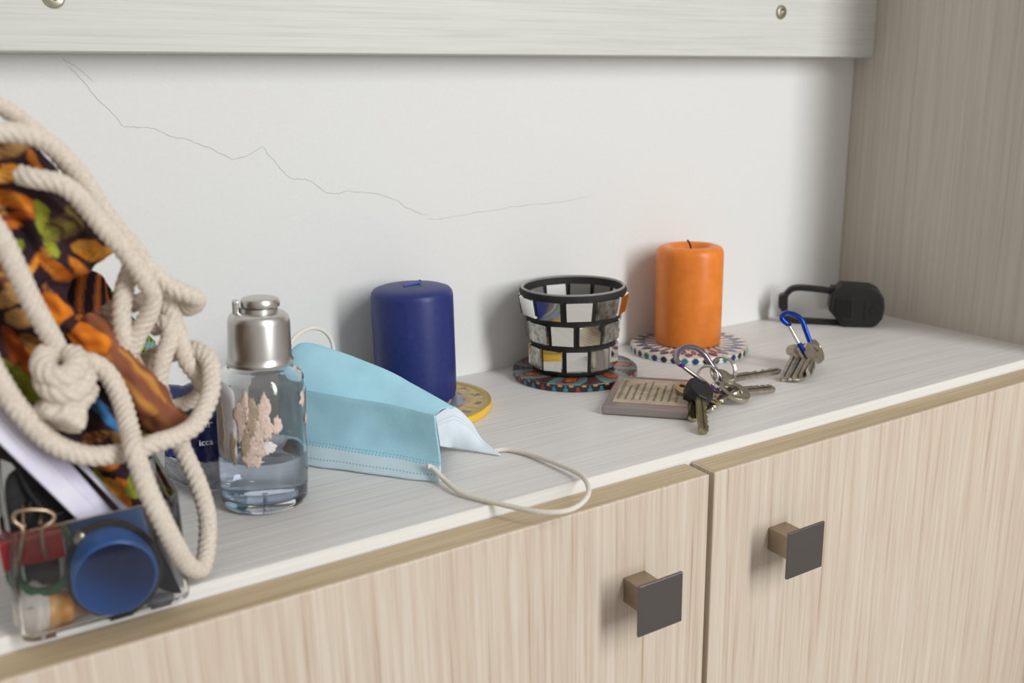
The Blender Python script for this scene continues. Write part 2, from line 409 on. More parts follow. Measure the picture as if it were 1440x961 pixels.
# ------------------------------------------------------------------ mirrored mosaic candle holder
M_grout = noisy('black_grout', (18, 17, 17), (34, 33, 32), 500, 0.75, 0.3)
M_mirror = mat('mirror_tile', (236, 236, 232), 0.05, 1.0)
M_mirror2 = noisy('worn_mirror_tile', (120, 118, 114), (190, 188, 182), 260, 0.16, 0.0, metal=1.0)
M_back = mat('tile_back_pale', (214, 212, 206), 0.35); M_back2 = mat('tile_back_grey', (120, 117, 112), 0.35)
M_gl = mat('holder_glass', (168, 168, 162), 0.12, Transmission_Weight=0.35)
zm = 0.0060; mx, my = -0.3448, -0.0445
cup = thing('candle_holder', 'mirror mosaic glass candle holder with black grout and wide rim', 'candle holder', (mx, my, zm))
prof_o = [(0.0285, 0), (0.0305, 0.0010), (0.0312, 0.003), (0.0318, 0.0215), (0.0332, 0.0235), (0.0350, 0.0405), (0.0362, 0.0425), (0.0390, 0.0560), (0.0398, 0.0600), (0.0392, 0.0618), (0.0378, 0.0622)]
prof_i = [(0.0366, 0.0612), (0.0345, 0.0450), (0.0322, 0.0300), (0.0300, 0.0150), (0.0292, 0.0045), (0.0275, 0.0040), (0.002, 0.0040), (0.002, 0.0)]
lathe('grout_shell', prof_o + prof_i, M_grout, cup, (mx, my, zm), 96, closed=True, ang=50)
lathe('glass_lip', [(0.0372, 0.0612), (0.0384, 0.0616), (0.0387, 0.0624), (0.0382, 0.0632), (0.0372, 0.0632), (0.0365, 0.0622)], M_gl, cup, (mx, my, zm), 96, closed=True, label='clear glass lip')
rows3 = [(0.0032, 0.0210, 0.0316, 0.0322, 11, 0.15), (0.0238, 0.0402, 0.0337, 0.0353, 11, 0.62), (0.0428, 0.0585, 0.0367, 0.0397, 11, 0.2)]
a_cam = atan2(C[1]-my, C[0]-mx)
for ri, (z0, z1, r0, r1, n, ph) in enumerate(rows3):
    h = sqrt((z1-z0)**2+(r1-r0)**2); lean = atan2(r1-r0, z1-z0); rm = (r0+r1)/2
    for k in range(n):
        a = a_cam + 2*pi*(k+ph)/n
        w0 = 2*r0*math.tan(pi/n)*0.84; w1 = 2*r1*math.tan(pi/n)*0.84
        jit = random.uniform(-0.05, 0.05)
        Mx = Matrix.Translation((mx, my, zm+(z0+z1)/2)) @ Matrix.Rotation(a, 4, 'Z') @ Matrix.Translation((rm, 0, 0)) @ Matrix.Rotation(lean+random.uniform(-.03, .03), 4, 'Y') @ Matrix.Rotation(jit, 4, 'Z')
        hh = h/2*0.92; t0, t1 = -0.0016, 0.0006
        vv = [(t0, -w0/2, -hh), (t0, w0/2, -hh), (t0, w1/2, hh), (t0, -w1/2, hh), (t1, -w0/2*.95, -hh*.95), (t1, w0/2*.95, -hh*.95), (t1, w1/2*.95, hh*.95), (t1, -w1/2*.95, hh*.95)]
        m_ = M_mirror2 if random.random() < 0.4 else M_mirror
        mk('mirror_tile', [Mx @ Vector(v) for v in vv], BOXF, m_, cup)
        # the pale or grey back of the tile seen on the inside of the glass
        ri_ = rm - 0.0042 - 0.0004*ri
        Mi = Matrix.Translation((mx, my, zm+(z0+z1)/2)) @ Matrix.Rotation(a, 4, 'Z') @ Matrix.Translation((ri_, 0, 0)) @ Matrix.Rotation(lean, 4, 'Y')
        ww = w0*0.86
        vv = [(-0.0009, -ww/2, -hh*.85), (-0.0009, ww/2, -hh*.85), (-0.0009, ww/2, hh*.85), (-0.0009, -ww/2, hh*.85), (0.0015, -ww/2, -hh*.85), (0.0015, ww/2, -hh*.85), (0.0015, ww/2, hh*.85), (0.0015, -ww/2, hh*.85)]
        mk('tile_back', [Mi @ Vector(v) for v in vv], BOXF, M_back if random.random() < 0.6 else M_back2, cup)

# ------------------------------------------------------------------ sanitizer bottle
M_bot = clear('clear_bottle_plastic', (250, 251, 252), 1.46)
M_liq = clear('clear_gel', (218, 228, 244), 1.34)
M_cap = mat('satin_silver_cap', (206, 203, 199), 0.34, 1.0)
M_lab = noisy('label_scrap_pink', (206, 178, 164), (226, 206, 194), 700, 0.7); M_lab2 = noisy('label_scrap_tan', (160, 140, 116), (184, 166, 146), 700, 0.7); M_lab3 = mat('label_film_white', (220, 216, 214), 0.5)
M_lab4 = noisy('label_film_grey', (192, 187, 190), (212, 208, 210), 160, 0.45); M_lab5 = noisy('back_label_film', (206, 197, 190), (224, 216, 209), 120, 0.5); bsdf(M_lab5).inputs['Alpha'].default_value = 0.5
bt = thing('bottle', 'small clear gel bottle with silver flip cap and torn label scraps', 'bottle', (-0.6072, -0.1392, 0.0))
bt.rotation_euler = (0.012, math.radians(3.2), 0)
outer = [(0.001, 0.0010), (0.0150, 0.0006), (0.0185, 0.0), (0.0212, 0.0010), (0.0222, 0.0035), (0.0226, 0.010), (0.0226, 0.040), (0.0224, 0.0640), (0.0214, 0.0690), (0.0190, 0.0722), (0.0165, 0.0735), (0.0148, 0.0750), (0.0142, 0.0800)]
inner = [(0.0128, 0.0800), (0.0132, 0.0740), (0.0160, 0.0718), (0.0190, 0.0698), (0.0208, 0.0660), (0.0212, 0.0600), (0.0212, 0.0120), (0.0206, 0.0070), (0.0180, 0.0052), (0.001, 0.0060)]
V, F = lathe_vf(outer + inner, 80, closed=True)
autosmooth(mk('bottle_body', V, F, M_bot, bt, local=True), 50)
lq = [(0.0005, 0.0058), (0.0180, 0.0050), (0.0207, 0.0069), (0.02135, 0.0120), (0.02135, 0.0272), (0.0213, 0.0278), (0.0205, 0.0272), (0.0005, 0.0270)]
V, F = lathe_vf(lq, 80); autosmooth(mk('gel', V, F, M_liq, bt, local=True, label='clear gel filling'), 50)
cp = [(0.0150, 0.0752), (0.0166, 0.0752), (0.0168, 0.0768), (0.0160, 0.0782), (0.0158, 0.0800), (0.0153, 0.0970), (0.0146, 0.0998), (0.0128, 0.1014), (0.0095, 0.1020), (0.0093, 0.1042), (0.002, 0.1044), (0.002, 0.0990), (0.0135, 0.0970), (0.0145, 0.0780)]
V, F = lathe_vf(cp, 72, closed=True); autosmooth(mk('cap', V, F, M_cap, bt, local=True, label='satin silver cap'), 35)
V, F = lathe_vf([(0.002, 0.1046), (0.0094, 0.1047), (0.0096, 0.1053), (0.0096, 0.1072), (0.0090, 0.1084), (0.0075, 0.1089), (0.001, 0.1090)], 56)
autosmooth(mk('flip_lid', [(x+0.001, y, z) for x, y, z in V], F, M_cap, bt, local=True), 35)
hg = mk('hinge', [Matrix.Rotation(math.radians(-12), 4, 'Z') @ Vector(v) for v in boxv(-0.0126, -0.0094, -0.0030, 0.0030, 0.1005, 0.1078)], BOXF, M_cap, bt, local=True); bevel(hg, 0.0008)
def scrap(a0, z0, w, h, m, seed, r=0.02268, irr=1.0, sq=0, name='label_scrap'):
    """an irregular torn patch that follows the bottle wall"""
    rnd = random.Random(seed); n = 48; V = [(r*cos(a0), r*sin(a0), z0)]; 
    rad = [0.78 + irr*(0.5*noise.noise((cos(2*pi*k/n)*1.7+seed*3.3, sin(2*pi*k/n)*1.7, seed)) + rnd.uniform(-.1, .1)) for k in range(n)]
    if sq: rad = [v*1.25/(abs(cos(2*pi*k/n))**6+abs(sin(2*pi*k/n))**6)**(1/6) for k, v in enumerate(rad)]
    for ring in (0.35, 0.68, 1.0):
        for k in range(n):
            b = 2*pi*k/n; du = cos(b)*w/2*rad[k]*ring; dz = sin(b)*h/2*rad[k]*ring
            V.append((r*cos(a0+du/r), r*sin(a0+du/r), z0+dz))
    F = [(0, 1+k, 1+(k+1) % n) for k in range(n)]
    for q in range(2):
        for k in range(n): l = (k+1) % n; F.append((1+q*n+k, 1+q*n+l, 1+(q+1)*n+l, 1+(q+1)*n+k))
    o = mk(name, V, F, m, bt, smooth=True, local=True); solid(o, 0.00012, 1); return o
ac = atan2(C[1]+0.1392, C[0]+0.6072)      # direction of the photograph's side of the bottle
def sc(u, z, w, h, m, s): scrap(ac + u, z, w, h, m, s)
# left side: long grey film with tan tears; centre: pink scraps; right edge: small flakes
sc(-1.15, 0.048, 0.011, 0.034, M_lab2, 1); scrap(ac-0.98, 0.049, 0.017, 0.040, M_lab4, 2, 0.02262, 0.22, 1); scrap(ac+2.35, 0.0455, 0.050, 0.035, M_lab5, 31, 0.02265, 0.10, 1, 'back_label')['label'] = 'grey-brown label on the back of the bottle'; sc(-0.72, 0.036, 0.005, 0.020, M_lab2, 3)
sc(-0.48, 0.052, 0.0105, 0.030, M_lab, 4); sc(-0.24, 0.054, 0.0115, 0.026, M_lab2, 5); sc(0.02, 0.055, 0.009, 0.032, M_lab, 6)
sc(-0.14, 0.038, 0.013, 0.013, M_lab, 7); sc(-0.27, 0.032, 0.013, 0.014, M_lab, 8); sc(0.30, 0.048, 0.0055, 0.013, M_lab, 9)
sc(0.10, 0.037, 0.009, 0.008, M_lab3, 10); sc(0.08, 0.047, 0.008, 0.013, M_lab, 11); sc(1.05, 0.058, 0.006, 0.011, M_lab, 12); sc(1.25, 0.046, 0.004, 0.007, M_lab, 13)
sc(-0.40, 0.040, 0.008, 0.018, M_lab2, 14); sc(-0.10, 0.047, 0.009, 0.016, M_lab, 15)

# ------------------------------------------------------------------ face mask
M_mask = mat('mask_blue', (138, 194, 212), 0.85, spec=0.15)
bsdf(M_mask).inputs['Subsurface Weight'].default_value = 0.0
def mask_nodes(m, base, pale, mark):
    """printed and welded pattern of the fabric from UVs in millimetres: u along, v up from the hem"""
    uv = nd(m, 'ShaderNodeUVMap'); sp = nd(m, 'ShaderNodeSeparateXYZ'); ln(m, uv, 'UV', sp, 'Vector')
    def mth(op, a, b=None, c=None):
        n = nd(m, 'ShaderNodeMath', operation=op)
        for i, v in enumerate((a, b, c)):
            if v is None: continue
            if isinstance(v, (int, float)): n.inputs[i].default_value = v
            else: m.node_tree.links.new(v, n.inputs[i])
        return n.outputs[0]
    u, v = sp.outputs[0], sp.outputs[1]
    def near(x, c, w): return mth('LESS_THAN', mth('ABSOLUTE', mth('SUBTRACT', x, c)), w)
    dash = mth('LESS_THAN', mth('FRACT', mth('DIVIDE', u, 2.1)), 0.5)
    rows_ = None
    for c in (4.0, 10.8, 12.6):
        t = near(v, c, 0.42); rows_ = t if rows_ is None else mth('MAXIMUM', rows_, t)
    seam = mth('MULTIPLY', rows_, dash)
    band = mth('LESS_THAN', v, 11.0)
    mp = coords(m, (1, 1, 1)); n = nd(m, 'ShaderNodeTexNoise'); n.inputs['Scale'].default_value = 45; n.inputs['Detail'].default_value = 3; ln(m, mp, 'Vector', n, 'Vector')
    r = ramp(m, [(0.3, base), (0.7, tuple(min(255, int(x*1.07)) for x in base))]); ln(m, n, 'Fac', r, 'Fac')
    m1 = nd(m, 'ShaderNodeMix', data_type='RGBA'); m.node_tree.links.new(mth('MULTIPLY', band, 0.7), m1.inputs[0]); m.node_tree.links.new(r.outputs[0], m1.inputs[6]); m1.inputs[7].default_value = rgb(*pale)
    m2 = nd(m, 'ShaderNodeMix', data_type='RGBA'); m.node_tree.links.new(mth('MULTIPLY', seam, 0.85), m2.inputs[0]); m.node_tree.links.new(m1.outputs[2], m2.inputs[6]); m2.inputs[7].default_value = rgb(*mark)
    m.node_tree.links.new(m2.outputs[2], bsdf(m).inputs['Base Color'])
    w = nd(m, 'ShaderNodeTexVoronoi'); w.inputs['Scale'].default_value = 1400; ln(m, mp, 'Vector', w, 'Vector')
    ad = mth('SUBTRACT', mth('MULTIPLY', w.outputs[0], 0.5), mth('MULTIPLY', seam, 1.0))
    b = nd(m, 'ShaderNodeBump'); b.inputs['Strength'].default_value = 0.35; b.inputs['Distance'].default_value = 0.0004
    m.node_tree.links.new(ad, b.inputs['Height']); ln(m, b, 'Normal', bsdf(m), 'Normal')
mask_nodes(M_mask, (160, 206, 222), (212, 226, 232), (126, 182, 206))
M_maskw = mat('mask_white', (214, 224, 230), 0.85, spec=0.15); mask_nodes(M_maskw, (212, 222, 228), (214, 223, 229), (176, 200, 212))
M_loop = noisy('ear_loop_elastic', (214, 206, 194), (232, 226, 216), 1500, 0.8, 0.4)
msk = thing('face_mask', 'crumpled light blue pleated surgical face mask with white ear loops', 'mask', (-0.54477,-0.14186,0.00000))
r0 = [(-0.58413,-0.09236,0.00060),(-0.57148,-0.11104,0.00060),(-0.54528,-0.14319,0.00060),(-0.53172,-0.15928,0.00060),(-0.52014,-0.17387,0.00060)]
r0b = [(-0.58219,-0.09200,0.02131),(-0.56810,-0.10600,0.02137),(-0.54076,-0.13500,0.01822),(-0.52706,-0.15100,0.01658),(-0.51705,-0.16650,0.01653)]
r1 = [(-0.58034,-0.09000,0.04472),(-0.56732,-0.10400,0.04348),(-0.54111,-0.13300,0.03972),(-0.52755,-0.14900,0.03788),(-0.51748,-0.16400,0.03611)]
r2 = [(-0.57898,-0.08400,0.03983),(-0.56572,-0.09800,0.03855),(-0.53897,-0.12700,0.03508),(-0.52555,-0.14400,0.03353),(-0.51567,-0.16000,0.03333)]
r3 = [(-0.57421,-0.07400,0.05002),(-0.56052,-0.08600,0.05325),(-0.53094,-0.11300,0.04354),(-0.51804,-0.13200,0.03933),(-0.50635,-0.15000,0.03317)]
r4 = [(-0.56723,-0.06400,0.05535),(-0.55470,-0.06800,0.06186),(-0.52340,-0.10000,0.04948),(-0.50978,-0.12000,0.04068),(-0.49442,-0.14050,0.02984)]
r5 = [(x+.004, y+.018, z*0.62) for x, y, z in r4]
r6 = [(x+.006, y+.030, 0.0008) for x, y, z in r4]
def uvrows(G):
    uv = []
    v = 0
    for i, r in enumerate(G):
        if i: v += (r[len(r)//2]-G[i-1][len(r)//2]).length*1000
        u = 0
        for j, q in enumerate(r):
            if j: u += (q-r[j-1]).length*1000
            uv.append((u, v))
    return uv
def wob(G, a, f, seed):
    for r in G:
        for q in r: q += Vector((0, 1, 0.3))*a*noise.noise(Vector(q)*f+Vector((seed, 0, 0)))
    return G
G1 = wob(cgrid([r0, r0b, r1], 10, 10), 0.0016, 55, 1); G2 = cgrid([r2, r3, r4, r5, r6], 10, 8)
for r in G2[1:]:
    for q in r: q += Vector((0, 1, 0.3))*0.0014*noise.noise(Vector(q)*60)
V, F = grid_vf(G1 + G2[0:]); uv = uvrows(G1+G2)
o = mk('mask_fabric', V, F, M_mask, msk, smooth=True, uvs=uv, label='light blue pleated outer layer'); autosmooth(o, 32); solid(o, 0.0007, 0)
wq = [Vector(v) + Vector((0, -0.0007, 0.0002)) for v in [(-0.52598,-0.16070,0.00735),(-0.52206,-0.16520,0.00738),(-0.52200,-0.16570,0.00481),(-0.52586,-0.16110,0.00493)]]
for i in range(5):
    a, b = wq[0].lerp(wq[1], i/5), wq[0].lerp(wq[1], i/5+0.12); d_, c_ = wq[3].lerp(wq[2], i/5), wq[3].lerp(wq[2], i/5+0.12)
    o = mk('weld_stitch', [a, b, c_, d_], [(0, 1, 2, 3)], M_loop, msk); solid(o, 0.0006, 0)
fa = [(-0.51703,-0.16300,0.03532),(-0.50642,-0.15200,0.03376),(-0.49381,-0.14020,0.02985),(-0.48276,-0.13800,0.01839),(-0.47818,-0.14300,0.00777),(-0.47330,-0.15705,0.00100)]
fm_ = [(-0.51420,-0.15900,0.02648),(-0.50457,-0.15000,0.02299),(-0.49439,-0.14320,0.01968),(-0.48465,-0.14200,0.01242),(-0.47916,-0.14550,0.00519),(-0.47358,-0.15753,0.00100)]
fb = [(-0.51059,-0.15400,0.01352),(-0.49659,-0.13703,0.00400),(-0.49046,-0.13780,0.00200),(-0.48488,-0.14343,0.00150),(-0.47960,-0.14951,0.00100),(-0.47361,-0.15757,0.00080)]
G = cgrid([fb, fm_, fa], 8, 8); V, F = grid_vf(G)
o = mk('inner_layer', V, F, M_maskw, msk, smooth=True, uvs=[(u, 30-v) for u, v in uvrows(G)], label='white inner layer flaring at the open end'); solid(o, 0.0006, 0)
lp = [(-0.52516,-0.16740,0.00950),(-0.52275,-0.16853,0.00850),(-0.52017,-0.17858,0.00400),(-0.51937,-0.19275,0.00250),(-0.51256,-0.20754,0.00200),(-0.50457,-0.22296,0.00200),(-0.49636,-0.23697,0.00250),(-0.48590,-0.24364,0.00300),(-0.47453,-0.24155,0.00350),(-0.46316,-0.23172,0.00400),(-0.45476,-0.21255,0.00350),(-0.45602,-0.18986,0.00300),(-0.45981,-0.16773,0.00200),(-0.46624,-0.15411,0.00180),(-0.47444,-0.15065,0.00180)]
tube('ear_loop', lp, 0.0014, M_loop, msk, 10, 8, label='thin white elastic ear loop')
lb = [(-0.57684,-0.08800,0.05391),(-0.57191,-0.08500,0.06611),(-0.56392,-0.08000,0.07154),(-0.55256,-0.07200,0.07192),(-0.54328,-0.06600,0.06687),(-0.53861,-0.06400,0.05894),(-0.53882,-0.06600,0.04752)]
tube('ear_loop', lb, 0.0013, M_loop, msk, 10, 8, label='thin white elastic ear loop')

# ------------------------------------------------------------------ navy packet behind the bottle
M_navy = noisy('navy_plastic_film', (24, 32, 78), (48, 60, 122), 90, 0.2, 0.5, 0.002)
M_film = clear('clear_film', (240, 244, 250), 1.2, 0.25); M_pale = noisy('crumpled_clear_end', (128, 132, 146), (206, 208, 214), 160, 0.25, 0.5, 0.001); M_white = mat('white_print', (225, 228, 235), 0.5)
pk = thing('tissue_packet', 'crinkled navy blue plastic packet with white lettering behind the bottle', 'packet', (-0.63067,-0.09905,0.00000))
pb = [(-0.64654,-0.07707,0.00100),(-0.63919,-0.09842,0.00100),(-0.62789,-0.11268,0.00100),(-0.62020,-0.11552,0.00100)]
p0 = [(-0.65002,-0.11200,0.02560),(-0.64119,-0.12000,0.02232),(-0.62880,-0.12600,0.02154),(-0.62142,-0.12900,0.02168)]
p1 = [(-0.64800,-0.10600,0.03999),(-0.63845,-0.11200,0.03905),(-0.62515,-0.11800,0.03893),(-0.61773,-0.12100,0.03872)]
p2 = [(-0.64395,-0.09400,0.05011),(-0.63385,-0.09900,0.05039),(-0.62078,-0.10400,0.05011),(-0.61392,-0.10700,0.05004)]
p3 = [(-0.63979,-0.08000,0.05124),(-0.62997,-0.08400,0.05133),(-0.61704,-0.08800,0.05086),(-0.60995,-0.09100,0.05078)]
p4 = [(x, y+0.022, 0.012) for x, y, z in p3]; p5 = [(x, y+0.022, 0.0008) for x, y, z in p3]
G = cgrid([p0, p1, p2, p3, p4, p5], 12, 10)
for r in G:
    for q in r: q += Vector((0.2, 1, 0.4))*(0.0028*noise.noise(q*120)+0.0022*abs(noise.noise(q*240)))
V, F = grid_vf(G); o = mk('film', V, F, M_navy, pk, smooth=True, label='crinkled navy film'); solid(o, 0.0005, 0)
G = cgrid([pb, p0], 10, 8)
for r in G:
    for q in r: q += Vector((0, 1, 0.2))*0.0012*noise.noise(q*160)
V, F = grid_vf(G); o = mk('window', V, F, M_pale, pk, smooth=True, label='paler see-through end of the packet'); solid(o, 0.0005, 0)
def text(name, s, size, M, m, parent, ext=0.00005, shear=0.0):
    cu = bpy.data.curves.new(name, 'FONT'); cu.body = s; cu.size = size; cu.extrude = ext; cu.shear = shear; cu.align_x = 'LEFT'; cu.resolution_u = 3
    t = bpy.data.objects.new(name, cu); COL.objects.link(t)
    dg = bpy.context.evaluated_depsgraph_get(); me = bpy.data.meshes.new_from_object(t.evaluated_get(dg))
    bpy.data.objects.remove(t); off = origin(parent)
    me.transform(Matrix.Translation(-off) @ M); me.materials.clear(); me.materials.append(m)
    o = bpy.data.objects.new(name, me); COL.objects.link(o); o.parent = parent; return o
tq = [(-0.63213,-0.12250,0.04096),(-0.62180,-0.12650,0.04083),(-0.63083,-0.12000,0.04465),(-0.63440,-0.12550,0.03255),(-0.62312,-0.12850,0.03265),(-0.63363,-0.12350,0.03568)]
tq = [Vector(t) + Vector((0, -0.0055, 0.001)) for t in tq]
text('lettering', 'Kar', 0.0062, frame(tq[0]-(tq[1]-tq[0])*0.42, tq[1]-tq[0], (tq[1]-tq[0]).cross(tq[2]-tq[0])), M_white, pk)
text('lettering', 'icca', 0.0046, frame(tq[3]-(tq[4]-tq[3])*0.12, tq[4]-tq[3], (tq[4]-tq[3]).cross(tq[5]-tq[3])), M_white, pk)

# ------------------------------------------------------------------ key bunch with resin tag
M_key = noisy('key_nickel', (178, 171, 158), (212, 205, 190), 250, 0.32, metal=1.0)
M_brass = noisy('key_brass', (150, 140, 104), (188, 178, 136), 200, 0.34, metal=1.0)
M_ring = mat('ring_steel', (214, 210, 204), 0.22, 1.0)
M_rub = mat('black_key_cover', (26, 26, 28), 0.55)
M_purp = mat('anodised_lilac', (150, 140, 158), 0.25, 0.9); M_purp2 = mat('purple_rivet', (130, 50, 170), 0.3, 0.8)
M_res = mat('resin', (158, 146, 142), 0.25, Transmission_Weight=0.25); M_parch = noisy('parchment', (168, 152, 130), (196, 180, 156), 130, 0.7); M_ink = mat('sepia_ink', (84, 72, 62), 0.8)
kb = thing('key_bunch', 'bunch of keys on a lilac carabiner with a parchment resin tag', 'keys', (-0.30496,-0.14154,0.00000))
# resin tag: slab with a parchment sheet inside
tg = [(-0.38158,-0.13118,0.00620),(-0.33328,-0.07904,0.00620),(-0.28842,-0.12291,0.00620),(-0.34242,-0.17148,0.00620)]
A, B, Cc, D_ = [Vector(t) for t in tg]
ex = (D_-A).normalized(); ey = (B-A); ey = (ey-ex*ey.dot(ex)).normalized(); LX = (D_-A).length; LY = (B-A).length*0.98
nz = Vector((0, 0, 1))
def slab(name, x0, x1, y0, y1, z0, z1, m, bev):
    V = [A + ex*v[0] + ey*v[1] + nz*(v[2]-0.0062) for v in boxv(x0, x1, y0, y1, z0, z1)]
    o = mk(name, V, BOXF, m, kb); bevel(o, bev, 3); return o
tag_o = slab('resin_tag', 0, LX, 0, LY, 0.0004, 0.0062, M_res, 0.0012); tag_o['label'] = 'smoky resin tag holding a written parchment'
def sub(name, x0, x1, y0, y1, z0, z1, m, lab=None):
    V = [A + ex*v[0] + ey*v[1] + nz*(v[2]-0.0062) for v in boxv(x0, x1, y0, y1, z0, z1)]
    o = mk(name, V, BOXF, m, tag_o)
    if lab: o['label'] = lab
    return o
sub('parchment', LX*.10, LX*.97, LY*.13, LY*.90, 0.0063, 0.00645, M_parch, 'aged parchment with cursive lines')
def scribble(x0, y0, y1, seed, amp=0.0008):
    rnd = random.Random(seed); P = []; n = 110
    for i in range(n+1):
        t = i/n; P.append(A + ex*(x0 + amp*sin(i*1.15+seed)*rnd.uniform(.25, 1)) + ey*(y0+(y1-y0)*t) + nz*0.0004)
    V = []; F = []
    for i, q in enumerate(P):
        d = (P[min(i+1, n)]-P[max(i-1, 0)]).normalized(); s = nz.cross(d).normalized()*0.00014
        V += [q-s, q+s]
    F = [(2*i, 2*i+1, 2*i+3, 2*i+2) for i in range(n)]
    mk('cursive_line', V, F, M_ink, tag_o)
for i in range(9):
    scribble(LX*(0.15+0.085*i), LY*0.22, LY*(0.84 - 0.12*((i*7) % 4)/2), i+3, 0.0024 if i == 0 else 0.0014)

def key_pts(hr, hole, blade_l, blade_w, teeth, seed=1, oval=1.0, tip=0.4):
    """outline of a flat key: round head centred at 0, blade along +x with bitting on one side"""
    rnd = random.Random(seed); a0 = math.asin(min(.95, blade_w/2/hr)); pts = []
    n = 26
    for k in range(n+1):
        a = a0 + (2*pi-2*a0)*k/n; pts.append((hr*cos(a)*oval, hr*sin(a)))
    x0 = hr*cos(a0)*oval; w = blade_w/2
    # lower side straight, then the tip, then bitting back along the upper side
    pts.append((x0+blade_l*(1-tip*0.15), -w)); pts.append((x0+blade_l, -w*0.2)); pts.append((x0+blade_l*(1-tip*0.15), w*0.75))
    for k in range(teeth):
        t = 1 - tip*0.2 - (k+0.5)/teeth*0.62; d = rnd.uniform(0.05, 0.6)
        pts.append((x0+blade_l*(t+0.02), w*(1-d))); pts.append((x0+blade_l*(t-0.02), w*(1-d))); pts.append((x0+blade_l*(t-0.035), w))
    return pts, [hole] if hole else []
def put_key(p, q, n, hr, bl_w, m, seed, hole=None, teeth=5, t=0.0022, oval=1.0, name='key', lab=None, parent=None):
    p, q = Vector(p), Vector(q); L = (q-p).length
    pts, hl = key_pts(hr, hole or circle(hr*0.28, 14, -hr*0.55), L-hr*0.9, bl_w, teeth, seed, oval)
    o = plate(name, pts, hl, t, frame(p, q-p, n), m, parent or kb, 0.0002)
    if lab: o['label'] = lab
    # milled groove on both faces
    g = [Matrix.Identity(4)]
    Mx = frame(p, q-p, n)
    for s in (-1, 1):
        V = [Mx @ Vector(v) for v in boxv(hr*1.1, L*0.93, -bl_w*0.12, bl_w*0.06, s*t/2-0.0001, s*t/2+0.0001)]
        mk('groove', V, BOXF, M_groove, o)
    return o
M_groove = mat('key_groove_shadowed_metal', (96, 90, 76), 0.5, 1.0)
def Z3(*a): return [Vector(v) for v in a]
k1 = [(-0.32411,-0.16141,0.01500),(-0.35320,-0.19817,0.00180)]
v1 = (Vector(k1[1])-Vector(k1[0]))
put_key(k1[0], k1[1], (0.15, -0.55, 0.8), 0.0072, 0.0068, M_brass, 3, t=0.0026, lab='brass blade pointing to the shelf edge', name='key')
cov = [(-0.0085, -0.0042), (-0.0085, 0.0042), (-0.003, 0.0088), (0.0075, 0.0080), (0.0125, 0.0030), (0.0125, -0.0030), (0.0075, -0.0080), (-0.003, -0.0088)]
o = plate('key_cover', cov, [[(-0.0068, -0.0024), (-0.0068, 0.0024), (-0.0048, 0.0028), (-0.0048, -0.0028)]], 0.0062, frame(k1[0], v1, (0.15, -0.55, 0.8)), M_rub, kb, 0.0006); o['label'] = 'black plastic key cover'
k1b = [(-0.31859,-0.15213,0.00750),(-0.34281,-0.17617,0.00140)]
put_key(k1b[0], k1b[1], (0.2, -0.2, 0.9), 0.0070, 0.0062, M_brass, 5, t=0.0024)
o = plate('key_cover', cov, [], 0.0055, frame(k1b[0], Vector(k1b[1])-Vector(k1b[0]), (0.2, -0.2, 0.9)), M_rub, kb, 0.0006); o['label'] = 'black plastic key cover'
k2 = [(-0.29222,-0.16092,0.00750),(-0.25488,-0.16014,0.00300)]
put_key(k2[0], k2[1], (-0.25, -0.35, 0.9), 0.0108, 0.0066, M_key, 8, hole=circle(0.0062, 20, -0.001, 0.001, 0.0072), teeth=6, t=0.0026, lab='grey key with a large oval opening in its head')
k3 = [(-0.28686,-0.14481,0.01100),(-0.22505,-0.13835,0.00550)]
put_key(k3[0], k3[1], (-0.1, -0.6, 0.8), 0.0085, 0.0052, M_key, 11, teeth=4, t=0.0030, lab='long silver key pointing right')
k4 = [(-0.31712,-0.14261,0.00820),(-0.31078,-0.16649,0.00350)]
put_key(k4[0], k4[1], (0, -0.15, 1), 0.0090, 0.0075, M_brass, 13, teeth=5, t=0.0022, lab='pale brass key with a round head')
k5 = [(-0.28967,-0.15231,0.00420),(-0.32407,-0.16879,0.00180)]
put_key(k5[0], k5[1], (-0.2, 0.2, 0.9), 0.0098, 0.0072, M_key, 17, teeth=5, t=0.0024, lab='grey key lying flat on the shelf')
def ring(name, c, n, R, r, parent, m, turns=2):
    c = Vector(c); n = Vector(n).normalized(); a = n.orthogonal().normalized(); b = n.cross(a); P = []
    N = 40*turns
    for i in range(N+1):
        t = 2*pi*turns*i/N; P.append(c + (a*cos(t)+b*sin(t))*R + n*r*2.05*(i/N-0.5)*turns*0.9)
    o = tube(name, P, r, m, parent, 8, raw=True); return o
rc = [(-0.30326,-0.14600,0.01676),(-0.28130,-0.13800,0.01507)]
ring('split_ring', rc[0], (-0.80, -0.55, 0.22), 0.0068, 0.00085, kb, M_ring)
ring('split_ring', rc[1], (-0.97, -0.2, 0.12), 0.0094, 0.00095, kb, M_ring)
def carabiner(loop, gate, R, m, mg, parent, rivet=None, gp=None):
    o = tube('carabiner', loop, R, m, parent, 14, 10)
    g = tube('gate', gate, R*0.72, mg, parent, 12, 4, label='silver spring gate of the carabiner')
    if rivet:
        for p in gp:
            V, F = lathe_vf([(0.0004, -R*1.15), (R*0.7, -R*1.15), (R*0.7, R*1.15), (0.0004, R*1.15)], 14)
            Mx = Matrix.Translation(p) @ Matrix.Rotation(pi/2, 4, 'X'); mk('rivet', [Mx @ Vector(v) for v in V], F, rivet, parent)
    return o
cl = [(-0.33075,-0.14950,0.03032),(-0.33106,-0.14550,0.03285),(-0.32521,-0.14000,0.03606),(-0.31552,-0.13600,0.03686),(-0.30475,-0.13400,0.03446),(-0.29722,-0.13450,0.02929),(-0.29334,-0.13850,0.02138),(-0.28898,-0.14200,0.01376),(-0.28852,-0.14600,0.00850),(-0.29575,-0.15100,0.00651),(-0.30289,-0.15300,0.00836),(-0.30689,-0.15300,0.01162)]
